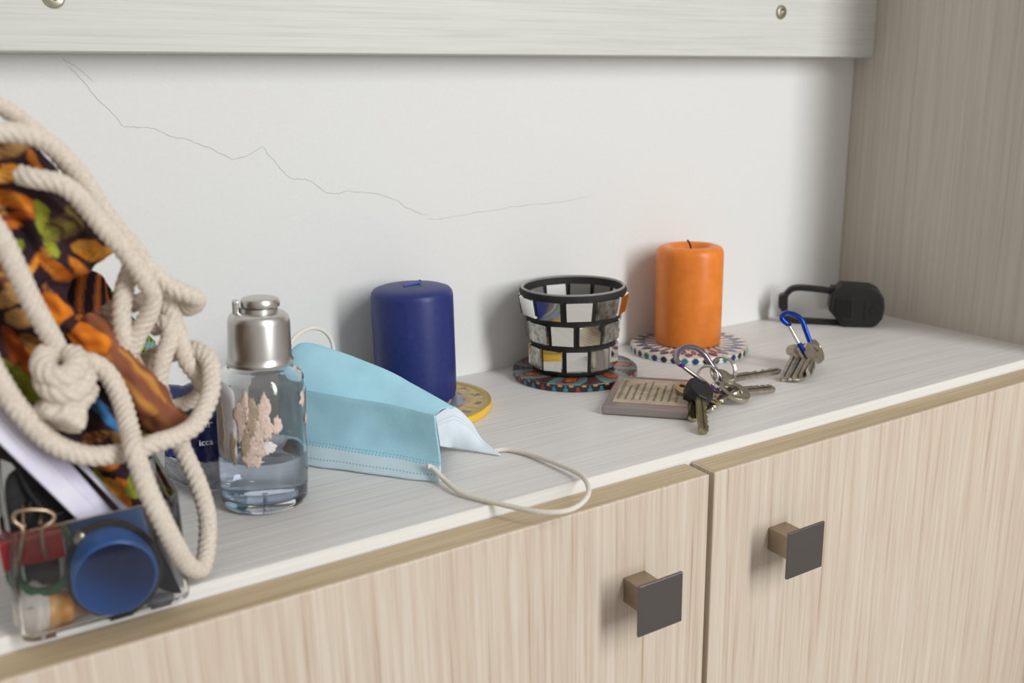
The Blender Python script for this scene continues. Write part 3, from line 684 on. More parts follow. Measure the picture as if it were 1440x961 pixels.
cg = [(-0.33038,-0.14980,0.02984),(-0.32475,-0.15200,0.02500),(-0.31761,-0.15400,0.01930),(-0.30689,-0.15300,0.01162)]
carabiner(cl, cg, 0.0020, M_purp, M_ring, kb, M_purp2, [Vector(cg[0]), Vector(cg[-1])])

# ------------------------------------------------------------------ second key bunch, blue carabiner
M_bluec = mat('anodised_blue', (34, 72, 178), 0.22, 0.85); M_cop = mat('copper_pin', (196, 130, 90), 0.3, 1.0)
kc = thing('key_bunch', 'small bunch of nickel keys hanging on a bright blue carabiner', 'keys', (-0.21552,-0.14699,0.00000))
cl = [(-0.21265,-0.13200,0.03747),(-0.21630,-0.13000,0.04083),(-0.21475,-0.12800,0.04347),(-0.20822,-0.12600,0.04409),(-0.19980,-0.12600,0.04184),(-0.19347,-0.12750,0.03712),(-0.19210,-0.13100,0.02935),(-0.19127,-0.13500,0.02122),(-0.19192,-0.13800,0.01644),(-0.19703,-0.14000,0.01440),(-0.20249,-0.14000,0.01638),(-0.20662,-0.13850,0.02271)]
cg = [(-0.21265,-0.13200,0.03747),(-0.20992,-0.13550,0.03019),(-0.20662,-0.13850,0.02271)]
carabiner(cl, cg, 0.0019, M_bluec, M_ring, kc, M_bluec, [Vector(cg[0])])
K = [(-0.19266,-0.12521,0.01200),(-0.23217,-0.14808,0.00160),(-0.19613,-0.13453,0.01300),(-0.22942,-0.15155,0.00200),(-0.19731,-0.14025,0.01450),(-0.22717,-0.15544,0.00260),(-0.19617,-0.14324,0.01500),(-0.22356,-0.15741,0.00300),(-0.18508,-0.13692,0.01400),(-0.21908,-0.15969,0.00600)]
for i in range(5):
    p, q = Vector(K[2*i]), Vector(K[2*i+1])
    put_key(p, q, (-0.7+0.35*i, -0.5, 0.75-0.05*i), 0.0088, 0.0058, M_key, 20+i, teeth=4, t=0.0023, parent=kc)

# ------------------------------------------------------------------ black strapped gadget in the corner
M_blk = noisy('matte_black_plastic', (16, 16, 16), (23, 23, 22), 600, 0.5, 0.1); M_blk2 = noisy('black_rubber_grille', (5, 5, 5), (12, 12, 12), 900, 0.6, 0.6)
M_blk3 = mat('black_strap_rubber', (14, 14, 14), 0.6)
dv = thing('strap_gadget', 'black plastic gadget with an open rubber strap loop standing in the corner', 'gadget', (-0.06092,-0.06970,0.00000))
dA, dB = [Vector(v) for v in [(-0.09913,-0.02914,0.00000),(-0.05346,-0.07506,0.00000)]]
dx = (dB-dA); DL = dx.length; dx.normalize(); dn = Vector((0, 0, 1)).cross(dx).normalized()   # dn points away from the camera
if dn.y < 0: dn = -dn
def DV(a, b, d=0.0): return dA + dx*a + Vector((0, 0, b)) + dn*d      # along, up, back
mmp = DL/107.0            # metres per photo pixel along the gadget
def dpx(x, y, d=0.0): return DV((x-1108)*mmp, (461-y)*mmp*1.03, d)
def prism(name, pts, d0, d1, m, bev, parent=dv, seg=3):
    n = len(pts); V = [dpx(x, y, d0) for x, y in pts] + [dpx(x, y, d1) for x, y in pts]
    F = [tuple(range(n)), tuple(range(2*n-1, n-1, -1))] + [(i, (i+1) % n, n+(i+1) % n, n+i) for i in range(n)]
    o = mk(name, V, F, m, parent); bevel(o, bev, seg, 25); return o
def strap(pts, w, t, name):
    """flat band: rectangular section swept along the loop"""
    P = catmull([dpx(x, y) for x, y in pts], 8); V = []; F = []
    for i, p in enumerate(P):
        d = (P[min(i+1, len(P)-1)]-P[max(i-1, 0)]).normalized(); s = d.cross(dn).normalized()
        for a, b in ((-1, -1), (1, -1), (1, 1), (-1, 1)): V.append(p + s*a*t/2 + dn*(0.009+b*w/2))
    n = len(P)
    F = [(i*4+k, i*4+(k+1) % 4, (i+1)*4+(k+1) % 4, (i+1)*4+k) for i in range(n-1) for k in range(4)] + [(0, 1, 2, 3), tuple(4*(n-1)+k for k in range(4))]
    o = mk(name, V, F, M_blk3, dv); bevel(o, 0.0006, 2); return o
strap([(1185, 415), (1160, 411), (1130, 408.5), (1116, 409), (1108, 413), (1102.5, 422), (1101, 435), (1102, 446), (1107, 453), (1118, 456.5), (1150, 458), (1190, 458.5)], 0.010, 0.0044, 'strap')
prism('buckle', [(1093, 421), (1098, 418), (1106, 416), (1107, 441), (1098, 441), (1093, 437)], 0.002, 0.016, M_blk, 0.0010)
body = prism('body', [(1166, 414), (1180, 400), (1222, 402), (1233, 408), (1239, 418), (1241, 432), (1239, 448), (1230, 459), (1186, 461.5), (1164, 437)], -0.002, 0.022, M_blk, 0.0016)
prism('ribbed_window', [(1173, 418), (1196, 417), (1198, 420), (1197, 452), (1192, 454), (1184, 452), (1172, 438)], -0.0032, 0.002, M_blk2, 0.0008, body)
for i in range(7): prism('rib', [(1176+i*3, 420), (1177.4+i*3, 420), (1177.4+i*3, 446), (1176+i*3, 446)], -0.0037, -0.0015, M_blk2, 0.0001, body, 1)
prism('seam', [(1213, 420), (1215, 420), (1215, 452), (1213, 452)], -0.0024, 0.0, M_blk2, 0.0002, body, 1)
prism('button', [(1227+7*cos(k*pi/10), 435+8*sin(k*pi/10)) for k in range(20)], -0.0026, 0.001, M_blk3, 0.0004, body, 2)
prism('top_lug', [(1167, 405), (1173, 407), (1177, 412), (1166, 414)], 0.003, 0.020, M_blk, 0.0006, body)

# ------------------------------------------------------------------ clear box on the left
BX0, BX1, BY0, BY1, BH = -0.7265, -0.6615, -0.2255, -0.1150, 0.0478
bx = thing('storage_box', 'open clear acrylic box at the shelf edge holding odds and ends', 'box', ((BX0+BX1)/2, (BY0+BY1)/2, 0))
def rrect(x0, x1, y0, y1, r, n=6):
    P = []
    for cx, cy, a0 in ((x1-r, y1-r, 0), (x0+r, y1-r, pi/2), (x0+r, y0+r, pi), (x1-r, y0+r, 3*pi/2)):
        for k in range(n+1): a = a0 + pi/2*k/n; P.append((cx+r*cos(a), cy+r*sin(a)))
    return P
def rings(levels):
    V = []; F = []; m = len(levels[0][0])
    for pts, z in levels: V += [(x, y, z) for x, y in pts]
    for i in range(len(levels)-1):
        for k in range(m): l = (k+1) % m; F.append((i*m+k, i*m+l, (i+1)*m+l, (i+1)*m+k))
    F.append(tuple(range(m))); F.append(tuple((len(levels)-1)*m+k for k in range(m)))
    return V, F
def rr(d, r): return rrect(BX0+d, BX1-d, BY0+d, BY1-d, r)
V, F = rings([(rr(.0022, .006), 0.0006), (rr(.0006, .0075), 0.0014), (rr(.0003, .008), 0.003), (rr(0, .008), BH-.0006), (rr(.0003, .008), BH), (rr(.0015, .0065), BH), (rr(.0018, .0062), BH-.0006), (rr(.0020, .006), 0.0034), (rr(.0035, .005), 0.0022)])
o = mk('box_walls', V, F, M_acr, bx); autosmooth(o, 50)

# ------------------------------------------------------------------ things in the box
M_tube = mat('blue_plastic_tube', (30, 96, 174), 0.35); 
bt_ = thing('blue_tube', 'open blue plastic tube lying in the clear box facing out', 'tube', (-0.690, -0.185, 0.004))
tc = Vector((-0.68972,-0.22250,0.01826)); td = Vector((0.04, 1.0, 0.01)).normalized()
def ringtube(name, c, d, prof, m, parent, seg=64):
    q = d.to_track_quat('Z', 'Y').to_matrix().to_4x4(); V, F = lathe_vf(prof, seg, True)
    o = mk(name, [Matrix.Translation(c) @ q @ Vector(v) for v in V], F, m, parent); return autosmooth(o, 40)
ringtube('tube_wall', tc, td, [(0.0150, 0.0), (0.0158, 0.0004), (0.0162, 0.0012), (0.0162, 0.046), (0.0005, 0.046), (0.0005, 0.0445), (0.0146, 0.0445), (0.0146, 0.001)], M_tube, bt_)
M_el = mat('black_elastic', (18, 18, 20), 0.7)
P = []
q = td.to_track_quat('Z', 'Y').to_matrix()
for i in range(48):
    a = 2*pi*i/48; P.append(tc + td*(0.006+0.003*sin(a+0.6)) + q @ Vector((cos(a)*0.0172, sin(a)*0.0172, 0)))
hb = tube('hair_tie', P, 0.0011, M_el, None, 8, 1, closed=True); tag(hb, 'thin black elastic hair tie stretched around the blue tube', 'hair tie')
ki = max(range(48), key=lambda i: P[i].z-P[i].x*0.8); tube('metal_crimp', [P[ki-1], P[ki], P[(ki+1) % 48]], 0.0016, M_steel, hb, 10, raw=True, label='small metal crimp')
M_grn = mat('green_glass', (20, 110, 60), 0.12, Transmission_Weight=0.6)
gq = Vector((-0.71433,-0.20600,0.02405)); P = []
for i in range(40):
    a = 2*pi*i/40; P.append(gq + Vector((cos(a)*0.0118, sin(a)*0.0065-0.002, sin(a)*0.0085)))
hb = tube('bangle', P, 0.0016, M_grn, None, 12, 1, closed=True); tag(hb, 'shiny green ring lying inside the clear box', 'ring')
# sea shell: tapered whorl body with an opening
def shell_col(t, a):
    w = 0.5+0.5*sin(a*2+t*9)
    return (226, 216, 204) if t < 0.35 else ((206, 138, 52) if t < 0.62 else (150, 96, 62))
sa, sb = [Vector(v) for v in [(-0.72684,-0.21250,0.00993),(-0.69462,-0.21000,0.00326)]]
sdir = (sb-sa).normalized(); q = sdir.to_track_quat('Z', 'Y').to_matrix(); V = []; F = []; cols = []
ns, na = 40, 36; SL = (sb-sa).length
for i in range(ns):
    t = i/(ns-1); R = 0.0094*(sin(pi*min(1, t*1.5+0.12))**0.7 if t < 0.26 else (1-(t-0.26)/0.76)**0.9) + 0.0006
    R *= 1 + 0.05*sin(t*34)
    for k in range(na):
        a = 2*pi*k/na; V.append(sa + sdir*SL*t + q @ Vector((cos(a)*R*1.0, sin(a)*R*0.82, 0)))
        cc = shell_col(t, a)
        cols.append(lin(mixc(cc, (234, 226, 216), 0.12+0.7*noise.noise((t*6, cos(a)*1.2, sin(a)*1.2)))))
for i in range(ns-1):
    for k in range(na): l = (k+1) % na; F.append((i*na+k, i*na+l, (i+1)*na+l, (i+1)*na+k))
F += [tuple(range(na)), tuple((ns-1)*na+k for k in range(na))]
sh = thing('sea_shell', 'white and amber pointed sea shell at the bottom of the clear box', 'shell', tuple(sa))
mk('shell_body', V, F, printed('shell_print', 0.3), sh, smooth=True, cols=cols)
so = sa + sdir*SL*0.24 + Vector((-0.001, -0.0076, 0.0026)); V = []; 
for k in range(20): a = 2*pi*k/20; V.append(so + Vector((cos(a)*0.0036, -0.0002+0.0012*abs(cos(a)), sin(a)*0.0026)))
o = mk('opening', V + [v+Vector((0, 0.004, 0)) for v in V], [tuple(range(20))] + [(k, (k+1) % 20, 20+(k+1) % 20, 20+k) for k in range(20)], mat('shell_mouth', (92, 78, 88), 0.5), sh)
# dark pebble
pp = Vector((-0.67416,-0.21800,0.00201)); V, F = lathe_vf([(0.0006, -0.0026), (0.0038, -0.0022), (0.0058, -0.0004), (0.0056, 0.0010), (0.0036, 0.0026), (0.0006, 0.0030)], 24)
o = mk('pebble', [pp + Vector((x*1.0, y*0.7, z*0.7)) for x, y, z in V], F, mat('dark_pebble', (104, 105, 112), 0.5), None); autosmooth(o, 60); tag(o, 'small dark oval pebble beside the blue tube', 'pebble')
# red binder clip on the rim
M_red = mat('red_clip', (126, 14, 22), 0.3); M_wire = mat('clip_wire', (176, 150, 126), 0.3, 1.0)
bcl = thing('binder_clip', 'red binder clip with wire handles standing inside the clear box', 'clip', (-0.71672,-0.21850,0.03965))
c0, c1 = [Vector(v) for v in [(-0.72755,-0.21850,0.04005),(-0.70608,-0.21850,0.03909)]]
cx_ = (c1-c0); W_ = cx_.length; cx_.normalize(); zt = c1.z+0.0005
sec = [(-0.0006, 0.0095-0.0150), (-0.0036, 0.0068), (-0.0030, 0.0078), (0.0046, 0.0078), (0.0052, 0.0068), (0.0026, -0.0055)]
def clipv(a): return [c0 + cx_*a + Vector((0, s[0], 0)) + Vector((0, 0, s[1]-0.002)) for s in sec]
ii = [(0.0002, -0.0055), (-0.0028, 0.0062), (-0.0024, 0.0070), (0.0040, 0.0070), (0.0044, 0.0062), (0.0018, -0.0055)]
V = []; 
for a in (0, W_): V += [c0 + cx_*a + Vector((0, s[0], s[1]-0.0035)) for s in sec + ii[::-1]]
n = 12; F = [tuple(range(n)), tuple(range(2*n-1, n-1, -1))] + [(i, (i+1) % n, n+(i+1) % n, n+i) for i in range(n)]
mk('clip_body', V, F, M_red, bcl)
def handle(pts, nm='wire_handle'): tube(nm, pts, 0.0008, M_wire, bcl, 10, 6)
handle([(-0.72187,-0.22250,0.03570),(-0.72039,-0.22300,0.04117),(-0.71892,-0.22200,0.04775),(-0.72121,-0.22100,0.05149),(-0.72030,-0.22050,0.05428),(-0.71642,-0.22050,0.05459),(-0.71081,-0.22050,0.05297),(-0.70795,-0.22050,0.05043),(-0.70856,-0.22100,0.04810),(-0.71234,-0.22200,0.04624),(-0.71319,-0.22300,0.04061),(-0.71253,-0.22250,0.03446)])
handle([(-0.71840,-0.21200,0.04432),(-0.71743,-0.20300,0.04958),(-0.71892,-0.19800,0.05327),(-0.71788,-0.19700,0.05665),(-0.71289,-0.19500,0.05687),(-0.70781,-0.19600,0.05475),(-0.70657,-0.19900,0.05212),(-0.70955,-0.20200,0.04902),(-0.71272,-0.21200,0.04399)])
# folded papers
M_pap = noisy('lilac_white_paper', (206, 202, 222), (226, 223, 236), 60, 0.8)
def sheet(name, quad, t, label, bend=0.002, n=10):
    a, b, c, d = [Vector(v) for v in quad]; rows = []
    nn = (b-a).cross(d-a).normalized()
    for i in range(n+1):
        s = i/n; rows.append([a.lerp(b, s).lerp(d.lerp(c, s), u/n) + nn*bend*sin(pi*s)*cos(pi*u/n) for u in range(n+1)])
    V, F = grid_vf(rows); o = mk(name, V, F, M_pap, None, smooth=True); solid(o, t, 0); tag(o, label, 'paper', 'papers standing in the box'); return o
sheet('folded_paper', [(-0.73320,-0.20350,0.10907),(-0.69523,-0.21200,0.03800),(-0.68631,-0.20700,0.03991),(-0.72537,-0.19850,0.11493)], 0.0028, 'thick folded lilac-white paper slanting into the box', 0.0012)
sheet('folded_paper', [(-0.73632,-0.20850,0.10320),(-0.69781,-0.21450,0.04037),(-0.69001,-0.21150,0.04080),(-0.72915,-0.20450,0.10862)], 0.0012, 'thin pale sheet in front of the thick folded paper', 0.0010)
sheet('folded_paper', [(-0.69906,-0.20750,0.06876),(-0.68113,-0.21200,0.03864),(-0.67901,-0.20900,0.03879),(-0.69674,-0.20450,0.06846)], 0.0007, 'narrow white paper strip beside the rope', 0.0006)
# black pouch and thin cable inside the box
M_dk = noisy('block_black', (26, 27, 27), (44, 45, 45), 200, 0.9)
V, F = rings([(rrect(-0.7225, -0.7085, -0.2022, -0.1965, .0025), 0.004), (rrect(-0.7235, -0.7080, -0.2028, -0.1960, .0028), 0.02), (rrect(-0.7235, -0.7070, -0.2028, -0.1960, .0028), 0.035), (rrect(-0.7235, -0.6920, -0.2026, -0.1962, .0028), 0.043), (rrect(-0.7235, -0.690, -0.2026, -0.1962, .0028), 0.056), (rrect(-0.721, -0.692, -0.2018, -0.1970, .002), 0.066)])  # flat upright shape filling the dark area behind the clip
o = mk('black_block', V, F, M_dk, None); subd(o, 2); autosmooth(o, 180); tag(o, 'flat black pouch standing behind the red clip in the box', 'block')
cb = tube('thin_cable', [(-0.72777,-0.20400,0.06817),(-0.72146,-0.20300,0.07140),(-0.71768,-0.20400,0.06730),(-0.71481,-0.20600,0.05679),(-0.71055,-0.20800,0.04854),(-0.70489,-0.20900,0.04561),(-0.70089,-0.20600,0.05023),(-0.70415,-0.20200,0.05823),(-0.71187,-0.20300,0.05494),(-0.71589,-0.20600,0.04914)], 0.0008, M_el, None, 8); tag(cb, 'thin black cable looping above the red clip', 'cable')

# ------------------------------------------------------------------ floral drawstring bag and its cord
PET = [(-0.7096,0.1712,-0.6967,0.1653,0.0036,'o'),(-0.7091,0.1776,-0.6958,0.1790,0.0033,'g'),(-0.7077,0.1837,-0.6964,0.1885,0.0024,'t'),(-0.6958,0.1861,-0.6904,0.1787,0.0033,'o'),(-0.7109,0.1587,-0.7020,0.1596,0.0017,'o'),(-0.6837,0.1483,-0.6680,0.1408,0.0049,'g'),(-0.6966,0.1450,-0.6873,0.1335,0.0026,'o'),(-0.6866,0.1439,-0.6812,0.1310,0.0023,'o'),(-0.6961,0.1263,-0.6901,0.1166,0.0026,'o'),(-0.6916,0.1168,-0.6794,0.1071,0.0038,'o'),(-0.7087,0.1128,-0.7037,0.1049,0.0029,'o'),(-0.7130,0.1182,-0.7079,0.0972,0.0034,'r'),(-0.7180,0.1078,-0.7054,0.0857,0.0042,'l'),(-0.6955,0.1669,-0.6942,0.1544,0.0028,'l'),(-0.6935,0.1527,-0.6803,0.1623,0.0048,'v'),(-0.6941,0.1555,-0.6919,0.1456,0.0025,'l'),(-0.7029,0.1533,-0.7055,0.1493,0.0028,'l'),(-0.7148,0.1294,-0.7049,0.1327,0.0036,'t'),(-0.7121,0.1244,-0.7037,0.1197,0.0039,'t'),(-0.7069,0.1149,-0.7008,0.1074,0.0029,'t'),(-0.6805,0.1327,-0.6770,0.1341,0.0020,'b'),(-0.6916,0.1048,-0.6865,0.1027,0.0018,'b'),(-0.6881,0.0906,-0.6776,0.0682,0.0024,'b'),(-0.6795,0.1108,-0.6535,0.0625,0.0062,'n'),(-0.6765,0.0948,-0.6692,0.0807,0.0024,'t'),(-0.6988,0.0713,-0.6936,0.0619,0.0027,'l'),(-0.6904,0.0521,-0.6847,0.0434,0.0024,'l'),(-0.6852,0.0489,-0.6805,0.0404,0.0022,'g'),(-0.6784,0.0479,-0.6750,0.0377,0.0025,'l'),(-0.6617,0.0541,-0.6539,0.0428,0.0038,'g'),(-0.6757,0.0317,-0.6701,0.0289,0.0019,'o'),(-0.6715,0.0368,-0.6558,0.0419,0.0050,'n'),(-0.6920,0.0654,-0.6810,0.0682,0.0036,'n'),(-0.6668,0.0639,-0.6645,0.0584,0.0022,'l'),(-0.6976,0.1341,-0.6941,0.1219,0.0020,'n'),(-0.7263,0.0915,-0.7184,0.0779,0.0034,'g'),(-0.7224,0.1645,-0.7143,0.1557,0.0038,'o'),(-0.7280,0.1433,-0.7180,0.1309,0.0038,'l'),(-0.7291,0.1211,-0.7214,0.1084,0.0039,'o'),(-0.7172,0.1828,-0.7101,0.1771,0.0032,'v')]
rnd_ = random.Random(5); EXTRA = []
for _ in range(95):
    a_ = rnd_.uniform(0, 2*pi); l_ = rnd_.uniform(0.009, 0.018); x_ = rnd_.uniform(-0.78, -0.64); z_ = rnd_.uniform(0.0, 0.21)
    EXTRA.append((x_, z_, x_+l_*cos(a_), z_+l_*sin(a_), rnd_.uniform(0.0018, 0.0042), rnd_.choice('ooggtttrlvnnb')))
PET = EXTRA + PET
PC = {'o': ((220, 136, 48), (198, 104, 32)), 'g': ((216, 158, 70), (226, 140, 44)), 't': ((178, 138, 84), (160, 120, 70)), 'r': ((196, 96, 36), (120, 56, 34)),
      'l': ((168, 178, 60), (136, 140, 50)), 'v': ((140, 138, 62), (110, 84, 56)), 'b': ((70, 140, 196), (60, 110, 160)), 'n': ((142, 88, 66), (110, 66, 54))}
def bag_col(x, z, seed=0):
    wx = x + 0.0014*noise.noise((x*160, z*160, 1+seed)); wz = z + 0.0014*noise.noise((x*160, z*160, 5+seed))
    best = None
    for x1, z1, x2, z2, w, c in PET:
        dx_, dz_ = x2-x1, z2-z1; L2 = dx_*dx_+dz_*dz_
        t = ((wx-x1)*dx_+(wz-z1)*dz_)/L2
        if -0.05 < t < 1.05:
            s = abs((wx-x1)*dz_-(wz-z1)*dx_)/sqrt(L2); hw = w*sqrt(max(0, 1-((t-0.5)/0.55)**2))
            if s < hw: best = (c, t, s/max(hw, 1e-6), s)
    if best is None: return mixc((48, 34, 40), (64, 46, 50), 0.5+noise.noise((x*90, z*90, seed)))
    c, t, e, s = best; a, b = PC[c]
    g = mixc(a, b, 0.5+0.9*noise.noise((x*240, z*240, 9)) + 0.5*(e-0.5))
    if c in 'vn' and sin(t*22+e*3) > 0.55: g = mixc(g, (196, 150, 70) if c == 'n' else (84, 58, 52), 0.8)
    g = mixc(g, (70, 44, 36), 0.45*max(0, sin(s*5200+t*2))*max(0, 1-2*abs(t-0.35)))
    if e > 0.9: g = mixc(g, (60, 40, 40), 0.5)
    return g
bag = thing('drawstring_bag', 'crumpled floral orange and brown drawstring bag with thick cream cord', 'bag', (-0.69, -0.165, 0.006))
ROWS = [(0.1979,-0.7313,-0.7076),(0.1939,-0.7342,-0.6967),(0.1859,-0.7355,-0.6891),(0.1759,-0.7358,-0.6826),(0.1614,-0.7369,-0.6751),(0.1496,-0.7375,-0.6697),(0.1417,-0.7380,-0.6668),(0.1374,-0.7382,-0.6742),(0.1327,-0.7385,-0.6865),(0.1239,-0.7394,-0.6888),(0.1161,-0.7401,-0.6843),(0.1078,-0.7413,-0.6752),(0.0994,-0.7403,-0.6688),(0.0876,-0.7383,-0.6625),(0.0751,-0.7326,-0.6566),(0.0637,-0.7239,-0.6510),(0.0535,-0.7147,-0.6502),(0.0407,-0.7027,-0.6508),(0.0278,-0.6959,-0.6525),(0.0154,-0.6932,-0.6571),(0.0093,-0.6867,-0.6641)]
def interp(z):
    for i in range(len(ROWS)-1):
        if ROWS[i][0] >= z >= ROWS[i+1][0]:
            t = (ROWS[i][0]-z)/(ROWS[i][0]-ROWS[i+1][0]); t = t*t*(3-2*t)*0.5+t*0.5
            return [ROWS[i][k]*(1-t)+ROWS[i+1][k]*t for k in (1, 2)]
    return ROWS[-1][1:]
nz_, na_ = 230, 260; V = []; cols = []; F = []
zt_, zb_ = ROWS[0][0], ROWS[-1][0]
for i in range(nz_):
    t = i/(nz_-1); z = zt_+(zb_-zt_)*t; xl, xr = interp(z); xr = min(xr, -0.6685 + max(0, z-0.047)*1.6); xl = max(xl, -0.7190 - max(0, z-0.047)*3); xc = (xl+xr)/2; hw = (xr-xl)/2
    th = (0.024 if t < 0.6 else 0.024+0.008*(t-0.6)/0.4)*min(1, 0.25+t*7, 0.3+(1-t)*8)
    for k in range(na_):
        a = 2*pi*k/na_; ca, sa_ = cos(a), sin(a)
        x = xc + hw*ca*(1.0 if abs(ca) > .98 else 1); y = -0.165 + th*sa_*(1.0)
        # gathered folds running down the cloth
        f1 = sin((x+0.55*z)*420 + 2.2*noise.noise((x*40, z*25, 2.0))*2)
        f = 0.0030*f1*abs(sa_) + 0.0075*noise.noise((x*70+z*30, y*40, z*55)) + 0.002*noise.noise((x*200, y*100, z*160))
        V.append((x + f*ca*0.5, y + f*sa_, z)); cols.append(lin(bag_col(x, z, 0 if sa_ < 0 else 3)))
for i in range(nz_-1):
    for k in range(na_): l = (k+1) % na_; F.append((i*na_+k, i*na_+l, (i+1)*na_+l, (i+1)*na_+k))
F += [tuple(range(na_)), tuple((nz_-1)*na_+k for k in range(na_))]
mk('bag_cloth', V, F, M_bag, bag, smooth=True, cols=cols, label='crumpled floral cotton')
# back flap with brown and orange bars
fl0 = [(-0.69457,-0.14600,0.13643),(-0.68341,-0.14400,0.13365),(-0.67256,-0.14200,0.12954),(-0.66895,-0.14000,0.12285),(-0.66498,-0.13800,0.11324)]
fl1 = [(-0.69640,-0.14000,0.12034),(-0.68505,-0.13800,0.11721),(-0.67334,-0.13600,0.11330),(-0.66590,-0.13400,0.10644),(-0.65402,-0.13200,0.09662)]
fl2 = [(-0.69591,-0.14200,0.10427),(-0.68473,-0.14000,0.09880),(-0.67291,-0.13800,0.09448),(-0.66137,-0.13400,0.09179),(-0.65033,-0.13000,0.08882)]
fl3 = [(-0.69264,-0.14600,0.08799),(-0.68106,-0.14400,0.08415),(-0.66986,-0.14000,0.08121),(-0.66382,-0.13800,0.08180),(-0.65884,-0.13400,0.08069)]
G = cgrid([fl0, fl1, fl2, fl3], 18, 18); cols = []
for i, r in enumerate(G):
    for j, q in enumerate(r):
        u = j/len(r); v = i/len(G)
        s = sin((u*1.0+v*0.12)*40)
        c = (54, 38, 42) if s < -0.1 else ((206, 112, 40) if s > 0.75 else (136, 86, 66))
        if u > 0.78: c = (160, 176, 62) if sin(u*150+v*40) > 0.2 else ((70, 138, 190) if noise.noise((u*6, v*6, 0)) > 0.05 else (48, 36, 40))
        cols.append(lin(c)); q += Vector((0, 1, 0))*0.0025*noise.noise(q*90)
V, F = grid_vf(G); o = mk('back_flap', V, F, M_bag, bag, smooth=True, cols=cols, label='striped floral back flap'); solid(o, 0.0008, 0)

def roll(pts, R, taper, colf, lab):
    P = resample(catmull(pts, 12), 0.0006); n = len(P)
    for q in P: q += Vector((0, 0, 1))*0.0006*noise.noise(q*90)
    V, F = sweep_vf(P, R, 40, False, lambda a, s: 1+0.10*sin(3*a+s*260)+0.06*sin(5*a-s*420), taper)
    cols = [lin(colf(i/(n-1), 2*pi*k/40)) for i in range(n) for k in range(40)]
    o = mk('rolled_fold', V, F, M_bag, bag, smooth=True, cols=cols); o['label'] = lab
def c_brown(t, a):
    if t > 0.86: return (52, 36, 38)
    g = sin(a*6+t*5+2*noise.noise((t*8, cos(a), sin(a))))
    return mixc((136, 84, 62), (206, 146, 66), 0.9*max(0, g)*(1 if 0.25 < t < 0.65 else 0.25))
def c_orange(t, a):
    g = noise.noise((t*7, cos(a)*1.5, sin(a)*1.5))
    if 0.40 < t < 0.50: return (60, 40, 38)
    return mixc((232, 138, 38), (170, 84, 30), 0.5+g)
roll([(-0.68179,-0.17600,0.11487),(-0.67749,-0.18600,0.10580),(-0.67124,-0.19000,0.09326),(-0.66379,-0.19000,0.07918),(-0.65736,-0.18600,0.06758),(-0.65274,-0.17800,0.05739)], 0.0072, lambda t: 0.75+0.35*sin(pi*min(1, t*0.8)), c_brown, 'brown rolled fold of cloth')
roll([(-0.69850,-0.18200,0.12966),(-0.69519,-0.19000,0.12421),(-0.68940,-0.19500,0.11674),(-0.68125,-0.19200,0.10771),(-0.67788,-0.18600,0.10277)], 0.0046, lambda t: 0.5+0.6*abs(sin(pi*min(1, t*2)*1.0 if t < 0.45 else pi*(t-0.4)/0.62)), c_orange, 'orange rolled fold of cloth')

# ---- cord: three twisted strands per run
RR = 0.0039
def rope(pts, R=RR, name='cord', pitch=0.0165, lab=None):
    P = resample(catmull(pts, 14), 0.0007)
    for q in P:
        q += Vector((noise.noise(q*60), noise.noise(q*60+Vector((7, 0, 0))), noise.noise(q*60+Vector((0, 9, 0)))))*0.0004
    def shape(a, s):
        u = 2.5*(a - 2*pi*s/pitch)
        return 0.84 + 0.20*abs(cos(u))
    V, F = sweep_vf(P, R, 40, False, shape)
    o = mk(name, V, F, M_rope, bag, smooth=True)
    if lab: o['label'] = lab
    return o
rope([(-0.71478,-0.18500,0.21370),(-0.70657,-0.18000,0.20653),(-0.70037,-0.17500,0.20195),(-0.69353,-0.17000,0.19603),(-0.68621,-0.16600,0.18754),(-0.67947,-0.16400,0.17702),(-0.67323,-0.16300,0.16529),(-0.66842,-0.16300,0.15459)], RR*0.9)
rope([(-0.71786,-0.20000,0.19359),(-0.70889,-0.20000,0.19377),(-0.70061,-0.19900,0.19371),(-0.69323,-0.19700,0.19185),(-0.68710,-0.19400,0.18730),(-0.68159,-0.19200,0.18075),(-0.67646,-0.19000,0.17150),(-0.67183,-0.18900,0.16175),(-0.66691,-0.18800,0.15286),(-0.66174,-0.18700,0.14458),(-0.65705,-0.18600,0.13553),(-0.64988,-0.18600,0.12794),(-0.64330,-0.18600,0.12370),(-0.63861,-0.18300,0.11974),(-0.64012,-0.17800,0.11584),(-0.64481,-0.17400,0.11573),(-0.65016,-0.17200,0.11867),(-0.65501,-0.17100,0.12169)])
rope([(-0.69941,-0.19600,0.17818),(-0.69505,-0.20000,0.17682),(-0.68727,-0.20200,0.17460),(-0.68198,-0.20200,0.16995),(-0.67722,-0.20000,0.16232),(-0.67245,-0.19900,0.15427),(-0.66735,-0.19700,0.14641),(-0.66312,-0.19500,0.13870),(-0.65994,-0.19400,0.13165),(-0.65815,-0.19200,0.12506),(-0.66039,-0.19000,0.11766),(-0.66504,-0.18800,0.10928),(-0.66858,-0.18700,0.10213)])
rope([(-0.66279,-0.18000,0.13652),(-0.66702,-0.18400,0.12969),(-0.66978,-0.18700,0.12204),(-0.67073,-0.18800,0.11320),(-0.67013,-0.18800,0.10447),(-0.66852,-0.18400,0.09669),(-0.66600,-0.17600,0.09080),(-0.66280,-0.16900,0.08853),(-0.65912,-0.16700,0.09142)])
